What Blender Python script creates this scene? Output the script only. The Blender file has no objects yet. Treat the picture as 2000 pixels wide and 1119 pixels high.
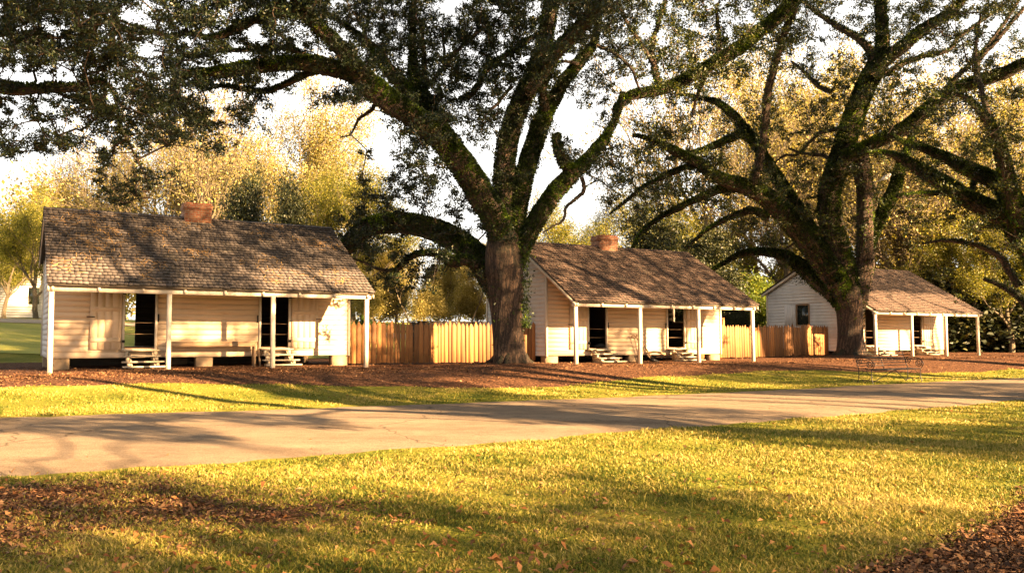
import bpy, math, random
import numpy as np
from math import sin, cos, pi, radians, sqrt
rng = np.random.default_rng(7)
random.seed(7)
scn = bpy.context.scene
COL = scn.collection

# ------------------------------------------------------------------ camera
F, PITCH, CAMH = 1614.0, 0.0607, 1.4
CP, SP = cos(PITCH), sin(PITCH)

def W(px, py, Z):
    """world point seen at photo pixel (px,py) at depth Z"""
    u = np.asarray(px, float) - 1000.0
    v = np.asarray(py, float) - 559.5
    k = Z / F
    x = u * k
    y = (F * CP + v * SP) * k
    z = (F * SP - v * CP) * k + CAMH
    return np.stack([x, y, z], -1)

def PX(P):
    P = np.asarray(P, float)
    x, y, z = P[..., 0], P[..., 1], P[..., 2] - CAMH
    zc = y * CP + z * SP
    yc = -y * SP + z * CP
    zz = np.where(np.abs(zc) < 1e-3, 1e-3, zc)
    return np.stack([1000 + F * x / zz, 559.5 - F * yc / zz, zc], -1)

cam_d = bpy.data.cameras.new('camera')
cam = bpy.data.objects.new('camera', cam_d)
COL.objects.link(cam)
cam.location = (0, 0, CAMH)
cam.rotation_euler = (pi / 2 + PITCH, 0, 0)
cam_d.sensor_width = 36
cam_d.lens = F / 2000 * 36
cam_d.clip_end = 2000
cam_d.clip_start = 0.05
scn.camera = cam

SUN_AZ, SUN_EL = radians(57), radians(17.5)
SUN = np.array([sin(SUN_AZ) * cos(SUN_EL), -cos(SUN_AZ) * cos(SUN_EL), sin(SUN_EL)])

# ------------------------------------------------------------------ helpers
def mesh_np(name, V, polys, mat=None, parent=None, smooth=False, uv=None, attr=None):
    """V (n,3); polys: list of int arrays (m,k)"""
    me = bpy.data.meshes.new(name)
    V = np.asarray(V, np.float32)
    polys = [np.asarray(p, np.int32) for p in polys if len(p)]
    nl = sum(p.size for p in polys)
    npol = sum(len(p) for p in polys)
    me.vertices.add(len(V))
    me.vertices.foreach_set('co', V.ravel())
    me.loops.add(nl)
    me.polygons.add(npol)
    me.loops.foreach_set('vertex_index', np.concatenate([p.ravel() for p in polys]))
    tot = np.concatenate([np.full(len(p), p.shape[1], np.int32) for p in polys])
    start = np.concatenate([[0], np.cumsum(tot)[:-1]]).astype(np.int32)
    me.polygons.foreach_set('loop_start', start)
    me.polygons.foreach_set('loop_total', tot)
    if smooth:
        me.polygons.foreach_set('use_smooth', np.ones(npol, bool))
    if uv is not None:
        l = me.uv_layers.new(name='UVMap')
        l.data.foreach_set('uv', np.asarray(uv, np.float32).ravel())
    if attr is not None:
        for an, av in attr.items():
            a = me.attributes.new(an, 'FLOAT', 'POINT')
            a.data.foreach_set('value', np.asarray(av, np.float32))
    me.update(calc_edges=True)
    me.validate()
    if mat is not None:
        me.materials.append(mat)
    o = bpy.data.objects.new(name, me)
    COL.objects.link(o)
    if parent is not None:
        o.parent = parent
    return o

def tag(o, label=None, cat=None, group=None, kind=None):
    if label: o['label'] = label
    if cat: o['category'] = cat
    if group: o['group'] = group
    if kind: o['kind'] = kind
    return o

def thing(name, label, cat, loc=(0, 0, 0), rz=0.0, group=None):
    o = bpy.data.objects.new(name, None)
    COL.objects.link(o)
    o.location = loc
    o.rotation_euler = (0, 0, rz)
    o.empty_display_size = 0.3
    return tag(o, label, cat, group)

def copy_tree(o, parent=None):
    c = o.copy()
    COL.objects.link(c)
    if parent is not None: c.parent = parent
    for ch in list(o.children): copy_tree(ch, c)
    return c

class MB:
    """collects boxes / prisms / tubes into one mesh"""
    def __init__(s):
        s.V = []; s.Q = []; s.T = []; s.uv = []; s.n = 0
    def add(s, V, Q=(), T=()):
        V = np.asarray(V, float)
        s.V.append(V)
        if len(Q): s.Q.append(np.asarray(Q, int) + s.n)
        if len(T): s.T.append(np.asarray(T, int) + s.n)
        s.n += len(V)
    def box(s, lo, hi, jit=0.0):
        x0, y0, z0 = lo; x1, y1, z1 = hi
        V = np.array([(x0,y0,z0),(x1,y0,z0),(x1,y1,z0),(x0,y1,z0),(x0,y0,z1),(x1,y0,z1),(x1,y1,z1),(x0,y1,z1)], float)
        if jit: V += rng.uniform(-jit, jit, V.shape)
        s.hexa(V)
    def hexa(s, V):
        s.add(V, [(0,3,2,1),(4,5,6,7),(0,1,5,4),(1,2,6,5),(2,3,7,6),(3,0,4,7)])
    def bar(s, a, b, w, h, up=(0, 0, 1)):
        a = np.array(a, float); b = np.array(b, float)
        d = b - a; d /= np.linalg.norm(d)
        r = np.cross(d, up); r /= np.linalg.norm(r)
        u = np.cross(r, d)
        r = r * w / 2; u = u * h / 2
        s.hexa(np.array([a-r-u, a+r-u, b+r-u, b-r-u, a-r+u, a+r+u, b+r+u, b-r+u]))
    def tube(s, P, R, sides=8, cap=True):
        V, Q = tube_arrays(P, R, sides)
        n0 = len(V)
        s.add(V, Q)
        if cap:
            m = len(P)
            for i in range(1, sides - 1):
                s.T.append(np.array([[s.n - n0, s.n - n0 + i + 1, s.n - n0 + i]]))
                e = s.n - n0 + (m - 1) * sides
                s.T.append(np.array([[e, e + i, e + i + 1]]))
    def build(s, name, mat, parent=None, smooth=False):
        pol = []
        if s.Q: pol.append(np.concatenate(s.Q))
        if s.T: pol.append(np.concatenate(s.T))
        return mesh_np(name, np.concatenate(s.V), pol, mat, parent, smooth)

def frames(P):
    P = np.asarray(P, float)
    T = np.gradient(P, axis=0)
    T /= np.linalg.norm(T, axis=1)[:, None] + 1e-9
    N = np.zeros_like(P)
    ref = np.array([0, 0, 1.0]) if abs(T[0][2]) < 0.8 else np.array([1.0, 0, 0])
    n = np.cross(T[0], ref); n /= np.linalg.norm(n)
    for i in range(len(P)):
        n = n - T[i] * np.dot(n, T[i])
        n /= np.linalg.norm(n) + 1e-9
        N[i] = n
    B = np.cross(T, N)
    return T, N, B

def tube_arrays(P, R, sides=8):
    P = np.asarray(P, float); m = len(P)
    R = np.broadcast_to(np.asarray(R, float), (m,))
    T, N, B = frames(P)
    a = np.arange(sides) * 2 * pi / sides
    V = P[:, None] + R[:, None, None] * (np.cos(a)[None, :, None] * N[:, None] + np.sin(a)[None, :, None] * B[:, None])
    i, j = np.meshgrid(np.arange(m - 1), np.arange(sides), indexing='ij')
    j2 = (j + 1) % sides
    Q = np.stack([i * sides + j, i * sides + j2, (i + 1) * sides + j2, (i + 1) * sides + j], -1).reshape(-1, 4)
    return V.reshape(-1, 3), Q

def catmull(P, n_per):
    P = np.asarray(P, float)
    if len(P) < 3:
        t = np.linspace(0, 1, n_per + 1)[:, None]
        return P[0] * (1 - t) + P[-1] * t
    E = np.vstack([2 * P[0] - P[1], P, 2 * P[-1] - P[-2]])
    out = []
    for i in range(1, len(E) - 2):
        p0, p1, p2, p3 = E[i-1], E[i], E[i+1], E[i+2]
        for k in range(n_per):
            t = k / n_per
            out.append(0.5 * ((2*p1) + (-p0+p2)*t + (2*p0-5*p1+4*p2-p3)*t*t + (-p0+3*p1-3*p2+p3)*t**3))
    out.append(P[-1])
    return np.array(out)

def smooth01(x):
    x = np.clip(x, 0, 1)
    return x * x * (3 - 2 * x)

def inpoly(x, y, poly):
    poly = np.asarray(poly, float)
    r = np.zeros(np.shape(x), bool)
    j = len(poly) - 1
    for i in range(len(poly)):
        xi, yi = poly[i]; xj, yj = poly[j]
        c = ((yi > y) != (yj > y)) & (x < (xj - xi) * (y - yi) / (yj - yi + 1e-12) + xi)
        r ^= c
        j = i
    return r

# ------------------------------------------------------------------ materials
def newmat(name):
    m = bpy.data.materials.new(name)
    m.use_nodes = True
    nt = m.node_tree
    b = nt.nodes['Principled BSDF']
    return m, nt, b

def N(nt, t, **kw):
    n = nt.nodes.new(t)
    for k, v in kw.items():
        if k in n.inputs.keys() if isinstance(k, str) else False: n.inputs[k].default_value = v
        else: setattr(n, k, v)
    return n

def ramp(nt, fac, stops, interp='LINEAR'):
    r = nt.nodes.new('ShaderNodeValToRGB')
    r.color_ramp.interpolation = interp
    el = r.color_ramp.elements
    while len(el) < len(stops): el.new(0.5)
    for e, (p, c) in zip(el, stops):
        e.position = p
        e.color = (*c, 1)
    nt.links.new(fac, r.inputs[0])
    return r.outputs[0]

def noise(nt, vec, scale, detail=4, rough=0.55):
    n = nt.nodes.new('ShaderNodeTexNoise')
    n.inputs['Scale'].default_value = scale
    n.inputs['Detail'].default_value = detail
    n.inputs['Roughness'].default_value = rough
    if vec is not None: nt.links.new(vec, n.inputs['Vector'])
    return n.outputs[0]

def mapping(nt, src, scale=(1, 1, 1)):
    m = nt.nodes.new('ShaderNodeMapping')
    m.inputs['Scale'].default_value = scale
    nt.links.new(src, m.inputs['Vector'])
    return m.outputs[0]

def mix(nt, fac, a, b, mode='MIX'):
    m = nt.nodes.new('ShaderNodeMix')
    m.data_type = 'RGBA'; m.blend_type = mode
    for s, v in ((m.inputs[0], fac), (m.inputs[6], a), (m.inputs[7], b)):
        if hasattr(v, 'is_linked') or hasattr(v, 'links'): nt.links.new(v, s)
        elif isinstance(v, (int, float)): s.default_value = v
        else: s.default_value = (*v, 1)
    return m.outputs[2]

def math_(nt, op, a, b=None, c=None):
    m = nt.nodes.new('ShaderNodeMath'); m.operation = op
    for s, v in zip(m.inputs, (a, b, c)):
        if v is None: continue
        if hasattr(v, 'links'): nt.links.new(v, s)
        else: s.default_value = v
    return m.outputs[0]

def bump(nt, b, h, strength=0.5, dist=0.02):
    n = nt.nodes.new('ShaderNodeBump')
    n.inputs['Strength'].default_value = strength
    n.inputs['Distance'].default_value = dist
    nt.links.new(h, n.inputs['Height'])
    nt.links.new(n.outputs[0], b.inputs['Normal'])

def objco(nt):
    return nt.nodes.new('ShaderNodeTexCoord').outputs['Object']
def poso(nt):
    return nt.nodes.new('ShaderNodeNewGeometry').outputs['Position']
def island(nt):
    return nt.nodes.new('ShaderNodeNewGeometry').outputs['Random Per Island']

def m_paint(name, c0, c1, dirt, rough=0.75, grain=(0.6, 8, 8)):
    m, nt, b = newmat(name)
    oc = objco(nt)
    g = noise(nt, mapping(nt, oc, grain), 3.0, 6, 0.65)
    c = ramp(nt, g, [(0.3, c1), (0.65, c0)])
    d = noise(nt, oc, 1.3, 6, 0.7)
    f = ramp(nt, d, [(0.5, (0, 0, 0)), (0.78, (0.55, 0.55, 0.55))])
    isl = island(nt)
    v = ramp(nt, isl, [(0, (0.95, 0.945, 0.94)), (1, (1, 1, 1))])
    c = mix(nt, f, c, dirt)
    c = mix(nt, 1.0, c, v, 'MULTIPLY')
    nt.links.new(c, b.inputs['Base Color'])
    b.inputs['Roughness'].default_value = rough
    bump(nt, b, g, 0.25, 0.01)
    return m

M = {}
M['cream'] = m_paint('cream_wall_bounce_tint', (0.64, 0.475, 0.315), (0.60, 0.44, 0.285), (0.46, 0.32, 0.19))  # cream paint with the porch's warm bounce light put into its colour
M['white'] = m_paint('weathered_white_paint', (0.66, 0.63, 0.60), (0.54, 0.51, 0.48), (0.34, 0.32, 0.29))
M['trim'] = m_paint('trim_white_paint', (0.64, 0.56, 0.45), (0.52, 0.44, 0.34), (0.32, 0.26, 0.19), grain=(8, 8, 0.8))
M['stepwood'] = m_paint('worn_step_wood', (0.46, 0.38, 0.27), (0.32, 0.25, 0.17), (0.18, 0.14, 0.09))
M['picket'] = m_paint('orange_picket_wood', (0.42, 0.195, 0.065), (0.32, 0.14, 0.045), (0.20, 0.09, 0.035), grain=(12, 12, 0.8))
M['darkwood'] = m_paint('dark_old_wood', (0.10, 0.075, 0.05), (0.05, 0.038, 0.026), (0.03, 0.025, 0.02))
M['benchwood'] = m_paint('bench_wood', (0.40, 0.265, 0.15), (0.33, 0.21, 0.115), (0.2, 0.13, 0.07))
M['brownwood'] = m_paint('brown_plank_wood', (0.30, 0.19, 0.10), (0.20, 0.12, 0.06), (0.12, 0.08, 0.05))
M['pier'] = m_paint('pier_block', (0.30, 0.21, 0.125), (0.23, 0.155, 0.09), (0.14, 0.10, 0.06), grain=(4, 4, 4))

def vary(m, lo, hi):
    nt = m.node_tree; b = nt.nodes['Principled BSDF']
    s = b.inputs['Base Color'].links[0].from_socket
    c = mix(nt, 1.0, s, ramp(nt, island(nt), [(0, lo), (1, hi)]), 'MULTIPLY')
    nt.links.new(c, b.inputs['Base Color'])
vary(M['picket'], (0.50, 0.52, 0.58), (1.12, 1.08, 1.0))
def mk_iron():
    m, nt, b = newmat('black_iron')
    g = noise(nt, objco(nt), 30, 4)
    nt.links.new(ramp(nt, g, [(0.4, (0.006, 0.006, 0.007)), (0.8, (0.022, 0.018, 0.014))]), b.inputs['Base Color'])
    b.inputs['Roughness'].default_value = 0.45
    b.inputs['Metallic'].default_value = 0.3
    return m
M['iron'] = mk_iron()

def mk_shingle(name, cols):
    m, nt, b = newmat(name)
    isl = island(nt)
    c = ramp(nt, isl, cols)
    oc = objco(nt)
    g = noise(nt, mapping(nt, oc, (22, 2.5, 2.5)), 2.0, 5, 0.7)
    c = mix(nt, 0.75, c, ramp(nt, g, [(0.3, (0.55, 0.52, 0.5)), (0.7, (1.1, 1.1, 1.1))]), 'MULTIPLY')
    l = noise(nt, oc, 1.1, 6, 0.75)
    c = mix(nt, ramp(nt, l, [(0.55, (0, 0, 0)), (0.75, (0.45, 0.45, 0.45))]), c, (0.10, 0.095, 0.06))
    # weathered butt ends, with the dark course shadow lines put into the colour
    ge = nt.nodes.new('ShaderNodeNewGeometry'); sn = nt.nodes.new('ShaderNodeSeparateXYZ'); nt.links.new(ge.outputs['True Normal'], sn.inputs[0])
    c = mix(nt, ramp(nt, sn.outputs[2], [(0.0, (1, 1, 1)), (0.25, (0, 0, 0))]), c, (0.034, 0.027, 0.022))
    nt.links.new(c, b.inputs['Base Color'])
    b.inputs['Roughness'].default_value = 0.8
    bump(nt, b, g, 0.5, 0.01)
    return m
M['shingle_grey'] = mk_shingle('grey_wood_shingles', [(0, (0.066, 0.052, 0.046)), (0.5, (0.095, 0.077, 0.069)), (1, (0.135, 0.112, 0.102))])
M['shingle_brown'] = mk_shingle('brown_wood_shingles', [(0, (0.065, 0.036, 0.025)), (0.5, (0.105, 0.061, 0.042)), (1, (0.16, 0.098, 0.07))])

def mk_brick():
    m, nt, b = newmat('old_red_brick')
    oc = objco(nt)
    sx = nt.nodes.new('ShaderNodeSeparateXYZ'); nt.links.new(oc, sx.inputs[0])
    cx = nt.nodes.new('ShaderNodeCombineXYZ')
    nt.links.new(math_(nt, 'ADD', sx.outputs[0], sx.outputs[1]), cx.inputs[0])
    nt.links.new(sx.outputs[2], cx.inputs[1])
    br = nt.nodes.new('ShaderNodeTexBrick')
    nt.links.new(cx.outputs[0], br.inputs['Vector'])
    br.inputs['Color1'].default_value = (0.26, 0.065, 0.028, 1)
    br.inputs['Color2'].default_value = (0.34, 0.14, 0.065, 1)
    br.inputs['Mortar'].default_value = (0.26, 0.20, 0.14, 1)
    br.inputs['Scale'].default_value = 1.0
    br.inputs['Brick Width'].default_value = 0.21
    br.inputs['Row Height'].default_value = 0.075
    br.inputs['Mortar Size'].default_value = 0.012
    n = noise(nt, oc, 9, 5)
    c = mix(nt, 0.7, br.outputs[0], ramp(nt, n, [(0.3, (0.45, 0.42, 0.4)), (0.7, (1.15, 1.1, 1.05))]), 'MULTIPLY')
    nt.links.new(c, b.inputs['Base Color'])
    b.inputs['Roughness'].default_value = 0.9
    bump(nt, b, br.outputs[1], -0.8, 0.015)
    return m
M['brick'] = mk_brick()

def mk_bark(name, dark, light, moss, scale=1.0, mossamt=0.5):
    m, nt, b = newmat(name)
    uv = nt.nodes.new('ShaderNodeTexCoord').outputs['UV']
    v = mapping(nt, uv, (1.9, 0.35, 1))
    n1 = nt.nodes.new('ShaderNodeTexVoronoi'); n1.feature = 'DISTANCE_TO_EDGE'
    n1.inputs['Scale'].default_value = 5.0 * scale
    dn = noise(nt, mapping(nt, uv, (3, 1, 1)), 6, 5)
    vm = nt.nodes.new('ShaderNodeVectorMath'); vm.operation = 'ADD'
    nt.links.new(v, vm.inputs[0])
    cb = nt.nodes.new('ShaderNodeCombineXYZ')
    nt.links.new(math_(nt, 'MULTIPLY', dn, 0.5), cb.inputs[0]); nt.links.new(math_(nt, 'MULTIPLY', dn, 0.5), cb.inputs[1])
    nt.links.new(cb.outputs[0], vm.inputs[1])
    nt.links.new(vm.outputs[0], n1.inputs['Vector'])
    n2 = noise(nt, mapping(nt, uv, (10, 1.2, 1)), 6, 8, 0.7)
    h = math_(nt, 'ADD', math_(nt, 'MULTIPLY', n1.outputs[0], 1.6), n2)
    c = ramp(nt, h, [(0.50, dark), (1.0, light)])
    geo = nt.nodes.new('ShaderNodeNewGeometry')
    s = nt.nodes.new('ShaderNodeSeparateXYZ'); nt.links.new(geo.outputs['Normal'], s.inputs[0])
    nz = noise(nt, geo.outputs['Position'], 1.2, 5)
    f = math_(nt, 'MULTIPLY', ramp(nt, math_(nt, 'ADD', math_(nt, 'MULTIPLY', s.outputs[2], 0.6), nz), [(0.55, (0, 0, 0)), (0.85, (1, 1, 1))]), mossamt)
    c = mix(nt, f, c, moss)
    nt.links.new(c, b.inputs['Base Color'])
    b.inputs['Roughness'].default_value = 0.9
    bump(nt, b, h, 1.0, 0.10)
    return m
M['bark'] = mk_bark('live_oak_bark', (0.008, 0.005, 0.003), (0.15, 0.088, 0.055), (0.012, 0.018, 0.003), 1.0, 0.75)
M['palebark'] = mk_bark('pale_bark', (0.13, 0.10, 0.06), (0.27, 0.215, 0.14), (0.18, 0.15, 0.06), 1.0, 0.3)

def mk_leaf(name, stops, trans=0.35, rough=0.5, spec=0.4, patch=None):
    m, nt, b = newmat(name)
    isl = island(nt)
    c = ramp(nt, isl, stops)
    n = noise(nt, poso(nt), 0.7, 3)
    c = mix(nt, 1.0, c, ramp(nt, n, patch or [(0.3, (0.7, 0.72, 0.7)), (0.7, (1.25, 1.2, 1.1))]), 'MULTIPLY')
    nt.links.new(c, b.inputs['Base Color'])
    b.inputs['Roughness'].default_value = rough
    b.inputs['Specular IOR Level'].default_value = spec
    if trans:
        tr = nt.nodes.new('ShaderNodeBsdfTranslucent')
        nt.links.new(mix(nt, 1.0, c, (1.3, 1.25, 0.6), 'MULTIPLY'), tr.inputs[0])
        ms = nt.nodes.new('ShaderNodeMixShader'); ms.inputs[0].default_value = trans
        out = nt.nodes['Material Output']
        nt.links.new(b.outputs[0], ms.inputs[1]); nt.links.new(tr.outputs[0], ms.inputs[2])
        nt.links.new(ms.outputs[0], out.inputs[0])
    return m
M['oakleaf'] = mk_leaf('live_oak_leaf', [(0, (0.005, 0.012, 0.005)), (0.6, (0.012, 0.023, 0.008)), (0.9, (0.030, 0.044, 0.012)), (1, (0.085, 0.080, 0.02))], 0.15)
M['oakleaf2'] = mk_leaf('sunny_oak_leaf', [(0, (0.006, 0.014, 0.005)), (0.5, (0.017, 0.030, 0.008)), (0.8, (0.050, 0.068, 0.012)), (1, (0.15, 0.15, 0.022))], 0.3)  # leaf of the right-hand oaks, sunlight put into a brighter, yellower colour
M['ivy'] = mk_leaf('resurrection_fern', [(0, (0.008, 0.017, 0.003)), (0.6, (0.018, 0.034, 0.005)), (0.85, (0.045, 0.075, 0.008)), (1, (0.11, 0.15, 0.014))], 0.25, patch=[(0.40, (0.6, 0.6, 0.6)), (0.54, (1.0, 1.0, 1.0)), (0.64, (3.4, 3.2, 2.0))])
M['yellowleaf'] = mk_leaf('yellow_autumn_leaf', [(0, (0.17, 0.16, 0.045)), (0.5, (0.32, 0.28, 0.09)), (1, (0.52, 0.44, 0.20))], 0.45)
M['olivleaf'] = mk_leaf('olive_green_leaf', [(0, (0.06, 0.080, 0.012)), (0.5, (0.16, 0.17, 0.026)), (1, (0.34, 0.30, 0.05))], 0.45)
M['darkleaf'] = mk_leaf('dark_evergreen_leaf', [(0, (0.018, 0.026, 0.010)), (0.6, (0.035, 0.045, 0.015)), (1, (0.09, 0.085, 0.022))], 0.15)
M['brightleaf'] = mk_leaf('bright_shrub_leaf', [(0, (0.06, 0.10, 0.015)), (0.6, (0.11, 0.16, 0.02)), (1, (0.22, 0.23, 0.03))], 0.35)
M['litter'] = mk_leaf('leaf_litter', [(0, (0.035, 0.018, 0.011)), (0.35, (0.11, 0.050, 0.025)), (0.7, (0.22, 0.105, 0.050)), (1, (0.40, 0.23, 0.12))], 0.0, 0.75, 0.2)
M['dryleaf'] = mk_leaf('dry_fallen_leaf', [(0, (0.16, 0.06, 0.02)), (0.5, (0.32, 0.13, 0.04)), (1, (0.48, 0.26, 0.11))], 0.2, 0.6)
M['straw'] = mk_leaf('pine_straw', [(0, (0.26, 0.14, 0.05)), (1, (0.48, 0.30, 0.12))], 0.0, 0.7, 0.2)

def mk_grassblade():
    m, nt, b = newmat('lawn_grass_blade')
    isl = island(nt)
    p = poso(nt)
    n = noise(nt, p, 0.45, 5, 0.65)
    f = math_(nt, 'ADD', math_(nt, 'MULTIPLY', isl, 0.5), math_(nt, 'MULTIPLY', math_(nt, 'ADD', n, -0.06), 1.1))
    c = ramp(nt, f, [(0.38, (0.040, 0.070, 0.008)), (0.60, (0.11, 0.135, 0.014)), (0.82, (0.30, 0.25, 0.04)), (1.0, (0.50, 0.38, 0.12))])
    nt.links.new(c, b.inputs['Base Color'])
    b.inputs['Roughness'].default_value = 0.6
    b.inputs['Specular IOR Level'].default_value = 0.25
    tr = nt.nodes.new('ShaderNodeBsdfTranslucent')
    nt.links.new(c, tr.inputs[0])
    ms = nt.nodes.new('ShaderNodeMixShader'); ms.inputs[0].default_value = 0.3
    nt.links.new(b.outputs[0], ms.inputs[1]); nt.links.new(tr.outputs[0], ms.inputs[2])
    nt.links.new(ms.outputs[0], nt.nodes['Material Output'].inputs[0])
    return m
M['grass'] = mk_grassblade()

def mk_ground():
    m, nt, b = newmat('lawn_and_mulch')
    p = poso(nt)
    at = nt.nodes.new('ShaderNodeAttribute'); at.attribute_name = 'mulch'
    n = noise(nt, p, 0.45, 5, 0.65)
    n2 = noise(nt, p, 9, 6, 0.7)
    n3 = noise(nt, p, 40, 4, 0.7)
    f = math_(nt, 'ADD', math_(nt, 'MULTIPLY', n3, 0.35), math_(nt, 'ADD', math_(nt, 'MULTIPLY', n2, 0.35), math_(nt, 'MULTIPLY', n, 0.75)))
    g = ramp(nt, f, [(0.45, (0.05, 0.08, 0.010)), (0.66, (0.17, 0.18, 0.02)), (0.86, (0.36, 0.29, 0.05)), (1.0, (0.46, 0.35, 0.11))])
    v = nt.nodes.new('ShaderNodeTexVoronoi'); v.inputs['Scale'].default_value = 22
    nt.links.new(p, v.inputs['Vector'])
    sc = nt.nodes.new('ShaderNodeSeparateColor'); nt.links.new(v.outputs['Color'], sc.inputs[0])
    mu = ramp(nt, math_(nt, 'ADD', math_(nt, 'MULTIPLY', sc.outputs[0], 0.6), math_(nt, 'MULTIPLY', n2, 0.5)),
              [(0.25, (0.03, 0.014, 0.009)), (0.55, (0.11, 0.050, 0.026)), (0.9, (0.26, 0.13, 0.065))])
    e = noise(nt, p, 1.6, 6, 0.75)
    ms = ramp(nt, math_(nt, 'ADD', at.outputs['Fac'], math_(nt, 'MULTIPLY', math_(nt, 'SUBTRACT', e, 0.5), 1.1)), [(0.42, (0, 0, 0)), (0.58, (1, 1, 1))])
    c = mix(nt, ms, g, mu)
    nt.links.new(c, b.inputs['Base Color'])
    b.inputs['Roughness'].default_value = 0.95
    b.inputs['Specular IOR Level'].default_value = 0.1
    bump(nt, b, math_(nt, 'ADD', n3, v.outputs['Distance']), 0.9, 0.04)
    return m
M['ground'] = mk_ground()

def mk_road():
    m, nt, b = newmat('worn_asphalt')
    p = poso(nt)
    mr = nt.nodes.new('ShaderNodeMapping'); mr.inputs['Rotation'].default_value = (0, 0, -0.54); mr.inputs['Scale'].default_value = (0.25, 1.3, 1)
    nt.links.new(p, mr.inputs['Vector'])
    n = noise(nt, mr.outputs[0], 0.8, 6, 0.65)
    n2 = noise(nt, p, 45, 5, 0.85)
    n3 = noise(nt, p, 3.5, 6, 0.7)
    f = math_(nt, 'ADD', math_(nt, 'MULTIPLY', n2, 0.7), math_(nt, 'ADD', math_(nt, 'MULTIPLY', n, 0.45), math_(nt, 'MULTIPLY', n3, 0.25)))
    c = ramp(nt, f, [(0.48, (0.10, 0.070, 0.045)), (0.68, (0.24, 0.175, 0.115)), (0.90, (0.42, 0.32, 0.215))])
    # cracks
    v = nt.nodes.new('ShaderNodeTexVoronoi'); v.feature = 'DISTANCE_TO_EDGE'; v.inputs['Scale'].default_value = 0.28
    dv = nt.nodes.new('ShaderNodeVectorMath'); dv.operation = 'ADD'
    nz = nt.nodes.new('ShaderNodeTexNoise'); nz.inputs['Scale'].default_value = 1.2; nz.inputs['Detail'].default_value = 6
    nt.links.new(p, nz.inputs['Vector'])
    nt.links.new(p, dv.inputs[0]); nt.links.new(nz.outputs['Color'], dv.inputs[1])
    nt.links.new(dv.outputs[0], v.inputs['Vector'])
    cr = ramp(nt, v.outputs[0], [(0.0, (0.4, 0.4, 0.4)), (0.008, (1, 1, 1))])
    c = mix(nt, 1.0, c, cr, 'MULTIPLY')
    nt.links.new(c, b.inputs['Base Color'])
    b.inputs['Roughness'].default_value = 0.9
    b.inputs['Specular IOR Level'].default_value = 0.2
    bump(nt, b, n2, 1.0, 0.02)
    return m
M['road'] = mk_road()

def mk_glass():
    m, nt, b = newmat('old_window_glass')
    b.inputs['Base Color'].default_value = (0.02, 0.025, 0.02, 1)
    b.inputs['Roughness'].default_value = 0.06
    n = noise(nt, objco(nt), 3, 2)
    bump(nt, b, n, 0.15, 0.02)
    return m
M['glass'] = mk_glass()
def mk_grey():
    m, nt, b = newmat('grey_lamp_metal')
    g = noise(nt, objco(nt), 8, 3)
    nt.links.new(ramp(nt, g, [(0.3, (0.30, 0.30, 0.30)), (0.7, (0.48, 0.48, 0.47))]), b.inputs['Base Color'])
    b.inputs['Roughness'].default_value = 0.5
    return m
M['grey'] = mk_grey()

# ------------------------------------------------------------------ ground frame
TH = 0.54
US = np.array([cos(TH), sin(TH)]); NS = np.array([-sin(TH), cos(TH)])
def ST(x, y):
    return x * US[0] + y * US[1], x * NS[0] + y * NS[1]
def XY(s, t):
    return s * US[0] + t * NS[0], s * US[1] + t * NS[1]

OAKS = {1: (998, 28.5), 2: (1663, 41.0), 3: (2078, 35.0), 4: (-640, 19.0)}
OAKXY = {k: ((p - 1000) / F * z, z) for k, (p, z) in OAKS.items()}

def G(x, y):
    x = np.asarray(x, float); y = np.asarray(y, float)
    s, t = ST(x, y)
    g = 0.37 * smooth01((t - 16.3) / 6.5)
    g = g + 0.09 * np.exp(-((x + 9.5) ** 2 + (y - 25) ** 2) / 30.0)
    for k in (1, 2):
        ox, oy = OAKXY[k]
        g = g + 0.14 * np.exp(-((x - ox) ** 2 + (y - oy) ** 2) / 5.0)
    g = g + 2.1 * smooth01((t - 37) / 22) * smooth01((-x + 6) / 10)
    return g

def ground_pt(px, py, z=0.0):
    u = np.asarray(px, float) - 1000; v = np.asarray(py, float) - 559.5
    dy = F * CP + v * SP; dz = F * SP - v * CP
    k = (z - CAMH) / dz
    return u * k, dy * k

road_far = [(-1500, 862), (-700, 838), (-300, 826), (0, 815), (300, 806), (600, 797), (900, 786), (1200, 775), (1500, 762), (1700, 751), (2000, 737)]
road_near = [(0, 938), (300, 915), (600, 895), (900, 872), (1060, 860), (1300, 838), (1500, 825), (1700, 808), (1850, 796), (2000, 782)]
fs, ft = ST(*ground_pt(*np.array(road_far[3:]).T))
ns_, nt_ = ST(*ground_pt(*np.array(road_near).T))
def wob(s, seed):
    return 0.06 * np.sin(s * 1.7 + seed) + 0.05 * np.sin(s * 4.3 + 2 * seed) + 0.035 * np.sin(s * 9.1 + 3 * seed) + 0.02 * np.sin(s * 21 + seed)
def road_edges(s):
    return np.interp(s, ns_, nt_) + wob(s, 1.3), np.interp(s, fs, ft) + wob(s, 4.1)

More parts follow.
